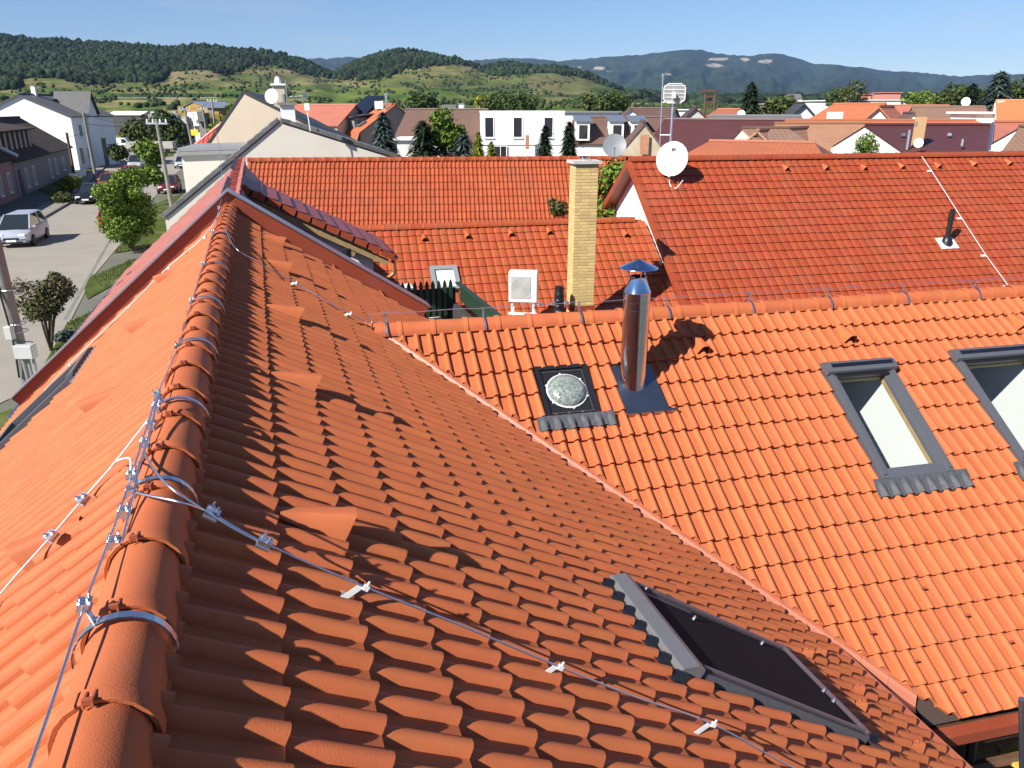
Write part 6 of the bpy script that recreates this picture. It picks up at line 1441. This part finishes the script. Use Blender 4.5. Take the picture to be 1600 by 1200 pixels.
t, f, e, w, L = HF('town_house', 'bright orange house with grey gable and white dormer', 1262, 1338, 190, 84, 80, 162.5, 10, mat('pale_grey_wall', (.50, .50, .53), .85), ORANGER, over=.25)
mb = MB(); mb.box(at(1304, 183, 79.5), .95, 1.6, .95); part('dormer', mb, WHITEP, t)
HG('town_house', 'grey gabled house with black roof at centre right', 1238, 1272, 178, 90, 160.5, 8, mat('pale_grey_wall', (.50, .50, .53)), DARKROOF, over=.5)
HG('town_house', 'cream gabled house with wide white boards', 1350, 1396, 190, 76, 166, 9, CREAM, ORANGER, over=.4, turn=.35)
HF('town_house', 'long salmon roof behind the cream gable', 1376, 1492, 187, 88, 86, 165, 10, CREAM, PINKT)
HF('town_house', 'lichen-covered brown roof right of the salmon one', 1432, 1550, 191, 74, 72, 167, 9, CREAM, stripes('roof_lichen', (.22, .13, .09), .3, 0, rows=.35), over=.1)
HG('town_house', 'small pale gable on the lichen roof', 1414, 1440, 191, 70, 177, 5, CREAM, BROWNR, over=.1)
HF('town_house', 'bright orange block with steep roof at the right edge', 1562, 1680, 193, 62, 60, 157.5, 9, CREAM, mat('flat_orange_roof', (.46, .17, .06), .6, noise=.06, nscale=1), over=.1)
t, f, e, w, L = HF('town_house', 'white flat addition beside the bright orange block', 1538, 1562, 178, 66, 66, None, 5, WHITEP, WHITEP, flatroof=True)
part('chimney', MB().box(at(1561, 167, 66), .5, .5, .9), WHITEP, t)
for i, (u0, u1, v0, y, m_, lb) in enumerate(((1352, 1420, 157, 170, WHITEP, 'white block of flats far away at right'), (1349, 1362, 148, 200, mat('coral_wall', (.55, .22, .18), .8), 'coral coloured block at the far left of the white flats'), (1386, 1408, 145, 205, mat('coral_wall', (.55, .22, .18)), 'coral coloured block rising over the white flats'), (1425, 1474, 158, 180, WHITEM, 'long white warehouse far away at right'), (1276, 1302, 158, 150, WHITEP, 'small white flat house before the far trees'), (1205, 1228, 163, 140, mat('pinkish_wall', (.44, .37, .33)), 'small pink house in the trees at centre right'))):
    HF('far_building', lb, u0, u1, v0, y, y, None, 8, m_, m_, flatroof=True, cat='building')
rgt = np.random.default_rng(90)
for i, (u, v, y, rx, rz, m_, lb) in enumerate(((1310, 166, 150, 3.5, 2.6, LEAF_T, 'dark tree left of the coral block'), (1330, 165, 145, 3.2, 2.8, LEAF_B, 'autumn tinted tree next to the coral block'), (1432, 164, 150, 3.0, 2.0, LEAF_A, 'light green tree before the warehouse'), (1467, 163, 152, 3.0, 1.8, LEAF_B, 'olive tree behind the warehouse'), (1492, 166, 130, 3.5, 2.2, LEAF_T, 'broad dark tree left of the tall conifer'), (1525, 166, 132, 3.6, 2.4, LEAF_T, 'broad dark tree beside the small white dish'), (1590, 162, 150, 5, 2.2, LEAF_T, 'dark trees at the far right edge'), (1222, 180, 105, 3.0, 1.8, LEAF_T, 'leafy garden tree behind the grey flat roof'), (1205, 182, 100, 2.4, 1.6, LEAF_B, 'dull green garden tree behind the grey flat roof, left one'), (775, 172, 150, 3.5, 2.2, LEAF_T, 'dark tree behind the white modern house'), (757, 170, 160, 3.0, 2.0, LEAF_Y, 'yellowish tree at the roof line of the brown house'), (663, 168, 190, 5, 2.2, LEAF_T, 'dark tree above the brown roof'), (808, 172, 130, 3.2, 1.8, LEAF_T, 'round tree left of the railing block'), (955, 170, 150, 4, 2, LEAF_T, 'dark tree behind the dormer house'), (1340, 178, 90, 1.6, 1.6, LEAF_S, 'grey-green small tree beside the pale gable'), (1352, 236, 43, .75, .75, LEAF_A, 'green shrub against the white gable wall'), (930, 170, 160, 3.5, 1.8, LEAF_B, 'olive tree behind the railing block'))):
    b = at(u, v, y); tree('town_tree', lb, b - UP * rz * .6, rz, rx, rz, m_, 1300, rx * .16, 100 + i, .15, 10, rx * .42)
conifer('conifer', 'big grey-green spruce on the skyline at far right', at(1555, 172, 120), 5.2, 2.7, LEAF_S, 4200, .75, 50); conifer('conifer', 'dark pointed conifer left of the big spruce', at(1514, 172, 125), 3.7, 1.8, LEAF_D, 2200, .7, 51)
for i, (u, v, y, lb) in enumerate(((640, 166, 240, 'small dark roofed cottage at the field edge'), (672, 166, 235, 'grey roofed house at the field edge with white wall'), (700, 167, 230, 'low grey house among bushes at the field edge'), (1243, 150, 520, 'white farm on the slope at right'))):
    HF('far_house', lb, u - 9, u + 10, v + 4, y, y, v - 3, 8, CREAM, GREYT)

# ================================================================== PARKED CARS
TYRE = mat('tyre_rubber', (.015, .015, .016), .85); RIM = mat('rim_metal', (.45, .46, .48), .3, .9); LAMP = mat('lamp_glass', (.75, .76, .76), .1, spec=.9); REDLAMP = mat('tail_lamp', (.45, .01, .01), .15)
def paint(name, col): return mat(name, col, .28, .25, spec=.6)
def car(label, P, head, col, kind='hatch', L=4.1, W=1.72, H=1.45):
    """front looks along azimuth `head`; P = ground point under the middle"""
    ex = azv(head); ey = Vector((-ex.y, ex.x, 0)); P = Vector((P.x, P.y, GZ)); f = lambda x, y, z: P + ex * x + ey * y + UP * z
    t = thing('parked_car', label, 'car', P, 'cars in the street'); hl = L / 2; hw = W / 2
    belt = H * .60; hood = H * .56
    if kind == 'sedan': st = [(-hl, .35, .70, .86), (-hl + .06, .25, hood * 1.0, .95), (-hl + .75, .2, belt, 1.0), (-.2, .18, belt, 1.0), (.85, .18, belt * .97, 1.0), (1.25, .2, hood, .98), (hl - .25, .22, hood * .82, .93), (hl - .03, .28, hood * .70, .84), (hl, .34, .52, .78)]; cab = (-hl + .65, -hl + 1.3, .15, .95)
    elif kind == 'mpv': st = [(-hl, .35, .8, .88), (-hl + .05, .25, belt * 1.05, .96), (-.8, .18, belt * 1.03, 1.0), (.6, .18, belt, 1.0), (1.1, .2, hood * 1.02, .99), (hl - .3, .22, hood * .86, .94), (hl - .04, .28, hood * .70, .85), (hl, .34, .52, .78)]; cab = (-hl + .08, -hl + .42, .35, 1.35)
    else: st = [(-hl, .35, .75, .86), (-hl + .05, .25, belt, .95), (-.8, .18, belt, 1.0), (.5, .18, belt, 1.0), (.95, .2, hood, .99), (hl - .3, .22, hood * .84, .93), (hl - .04, .28, hood * .70, .84), (hl, .34, .52, .78)]; cab = (-hl + .12, -hl + .55, .15, 1.0)
    mb = MB(); ring = []
    for (x, zb, zt, k) in st:
        w_ = hw * k; prof = [(0, zb), (w_ * .85, zb), (w_, zb + .14), (w_ * 1.0, zb + (zt - zb) * .6), (w_ * .96, zt - .05), (w_ * .85, zt), (0, zt + .02)]
        full = prof + [(-y, z) for y, z in prof[-2:0:-1]]; ring.append([f(x, y, z) for y, z in full])
    n = len(ring[0])
    for r_ in ring: mb.v += [tuple(p) for p in r_]
    for i in range(len(ring) - 1):
        for k in range(n): mb.f.append((i * n + k, i * n + (k + 1) % n, (i + 1) * n + (k + 1) % n, (i + 1) * n + k))
    mb.f += [tuple(range(n)), tuple((len(ring) - 1) * n + k for k in range(n))]; part('body', mb, col, t, True, 35)
    xb0, xr0, xr1, xb1 = cab; bw, rw = hw * .90, hw * .70; zb_ = belt - .03; zr = H - .03
    B = [(xb0, -bw, zb_), (xb0, bw, zb_), (xb1, bw * .97, zb_ - .02), (xb1, -bw * .97, zb_ - .02)]; T = [(xr0, -rw, zr - .03), (xr0, rw, zr - .03), (xr1, rw, zr), (xr1, -rw, zr)]
    q = [f(*p) for p in B]; r_ = [f(*p) for p in T]
    for nm, idx in (('windscreen', (2, 3)), ('rear_window', (0, 1)), ('side_window', (1, 2)), ('side_window', (3, 0))):
        i, j = idx; g = MB().quad(q[i], q[j], r_[j], r_[i]); part(nm, g, DARKGLASS, t)
    mb = MB(); c = f((xr0 + xr1) / 2, 0, H); m_ = len(T); up_ = [p + UP * .02 for p in r_]; mb.add(up_ + [f(x * .98, y * .8, H + .02) for x, y, z in T], [(0, 1, 5, 4), (1, 2, 6, 5), (2, 3, 7, 6), (3, 0, 4, 7), (4, 5, 6, 7)]); part('roof', mb, col, t)
    mb = MB()
    for i in range(4): mb.tube([q[i], r_[i] + UP * .01], .045, 6)
    for y in (-1, 1): xm = (xr0 + xr1) / 2 - .1; mb.tube([f(xm, y * bw, zb_), f(xm, y * rw, zr)], .04, 6)
    part('pillar', mb, col, t)
    for x in (hl - .82, -hl + .78):
        for y in (-1, 1):
            ctr = f(x, y * (hw - .16), .31); wh = part('wheel', MB().lathe(ctr, [(.2, 0), (.31, .01), (.315, .10), (.31, .185), (.2, .19)], 18, ey * y, cap=True), TYRE, t, True, 40); part('rim', MB().lathe(ctr, [(.19, .186), (.17, .192), (.06, .185), (.004, .195)], 14, ey * y), RIM, wh)
    for y in (-1, 1):
        c = f(hl - .12, y * hw * .60, hood * .74); o = link('headlight', bevel_box('headlight', .16, .36, .15, LAMP, .03), t); o.matrix_basis = Matrix.Translation(c) @ Matrix((ex, ey, UP)).transposed().to_4x4()
        c = f(-hl + .04, y * hw * .74, belt * .82); o = link('tail_light', bevel_box('tail_light', .10, .20, .28, REDLAMP, .02), t); o.matrix_basis = Matrix.Translation(c) @ Matrix((ex, ey, UP)).transposed().to_4x4()
        o = link('mirror', bevel_box('mirror', .10, .18, .12, col, .03), t); o.matrix_basis = Matrix.Translation(f(xb1 - .25, y * (hw + .08), belt + .04)) @ Matrix((ex, ey, UP)).transposed().to_4x4()
    M3 = Matrix((ex, ey, UP)).transposed(); part('grille', MB().box(f(hl - .01, 0, .50), .05, W * .42, .12, M3).box(f(hl - .02, 0, .30), .06, W * .6, .10, M3), BLACKP, t); part('number_plate', MB().box(f(hl + .02, 0, .40), .03, .50, .11, M3), WHITEM, t); part('bumper', MB().box(f(hl - .04, 0, .41), .08, W * .74, .14, M3), col, t)
    return t
H0 = 162.5
def at_front(u, v, L): return gnd(u, v) + dA * L / 2
car('silver estate car parked half in shade at the left edge of the street', at_front(22, 388, 4.3), 164, paint('silver_paint', (.46, .49, .56)), 'mpv', 4.35, 1.78, 1.62)
car('black saloon car facing us beside the round bush', at_front(136, 320, 4.4), 164, paint('black_paint', (.012, .014, .018)), 'sedan', 4.5, 1.76, 1.42)
car('orange-red car partly hidden behind the dense street tree', at_front(168, 298, 4), 165, paint('orange_red_paint', (.42, .07, .03)), 'hatch', 3.9, 1.66, 1.42)
car('bright crimson car parked behind the orange-red one', at_front(199, 284, 4), 165, paint('crimson_paint', (.48, .015, .035)), 'hatch', 3.9, 1.66, 1.45)
car('pale grey van roof showing behind the crimson car', at_front(212, 266, 4), 165, paint('grey_paint', (.42, .43, .44)), 'mpv', 4.2, 1.75, 1.75)
car('red car standing behind the dense street tree near the kerb', gnd(186, 352), -15, paint('red_paint', (.45, .02, .02)), 'hatch', 3.9, 1.66, 1.42)
car('dark red car beside the cream block', gnd(276, 300) + Vector((-.6, 0, 0)), 165, paint('dark_red_paint', (.16, .015, .02)), 'hatch', 4.0, 1.68, 1.45)
car('small silver car near the corner of the cream block', gnd(286, 262), 165, paint('silver_paint', (.46, .49, .56)), 'hatch', 3.8, 1.62, 1.45)

# ================================================================== LOWER RIGHT COURT
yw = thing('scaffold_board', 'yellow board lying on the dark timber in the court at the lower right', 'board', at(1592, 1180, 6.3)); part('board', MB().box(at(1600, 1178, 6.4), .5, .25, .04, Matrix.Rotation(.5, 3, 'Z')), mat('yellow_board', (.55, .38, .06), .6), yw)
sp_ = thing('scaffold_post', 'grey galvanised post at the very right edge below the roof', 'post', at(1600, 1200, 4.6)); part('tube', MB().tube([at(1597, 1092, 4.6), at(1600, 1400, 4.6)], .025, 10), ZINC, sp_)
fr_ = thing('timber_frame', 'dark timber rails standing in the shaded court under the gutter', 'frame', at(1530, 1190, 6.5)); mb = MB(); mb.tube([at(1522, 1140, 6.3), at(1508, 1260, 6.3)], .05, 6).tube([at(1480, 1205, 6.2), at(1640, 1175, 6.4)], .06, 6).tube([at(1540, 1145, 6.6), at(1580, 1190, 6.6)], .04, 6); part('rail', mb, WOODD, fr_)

# ================================================================== AIR
hz = MB(); x0, x1, y0, y1, z0, z1 = -19000, 19000, -3000, 12500, -60, 900
hz.add([(x, y, z) for x in (x0, x1) for y in (y0, y1) for z in (z0, z1)], [(0, 1, 3, 2), (4, 6, 7, 5), (0, 4, 5, 1), (2, 3, 7, 6), (0, 2, 6, 4), (1, 5, 7, 3)])
hm = bpy.data.materials.new('haze_air'); hm.use_nodes = True; N, L_ = nodes(hm); N.remove(N['Principled BSDF']); pv = N.new('ShaderNodeVolumePrincipled'); pv.inputs['Color'].default_value = (.36, .56, 1, 1); pv.inputs['Density'].default_value = 3.2e-5; pv.inputs['Anisotropy'].default_value = 0.0
L_.new(pv.outputs[0], N['Material Output'].inputs['Volume'])
tag(link('haze', hz.mesh('haze', hm)), 'thin blue air between the town and the far mountains', 'haze', kind='stuff')
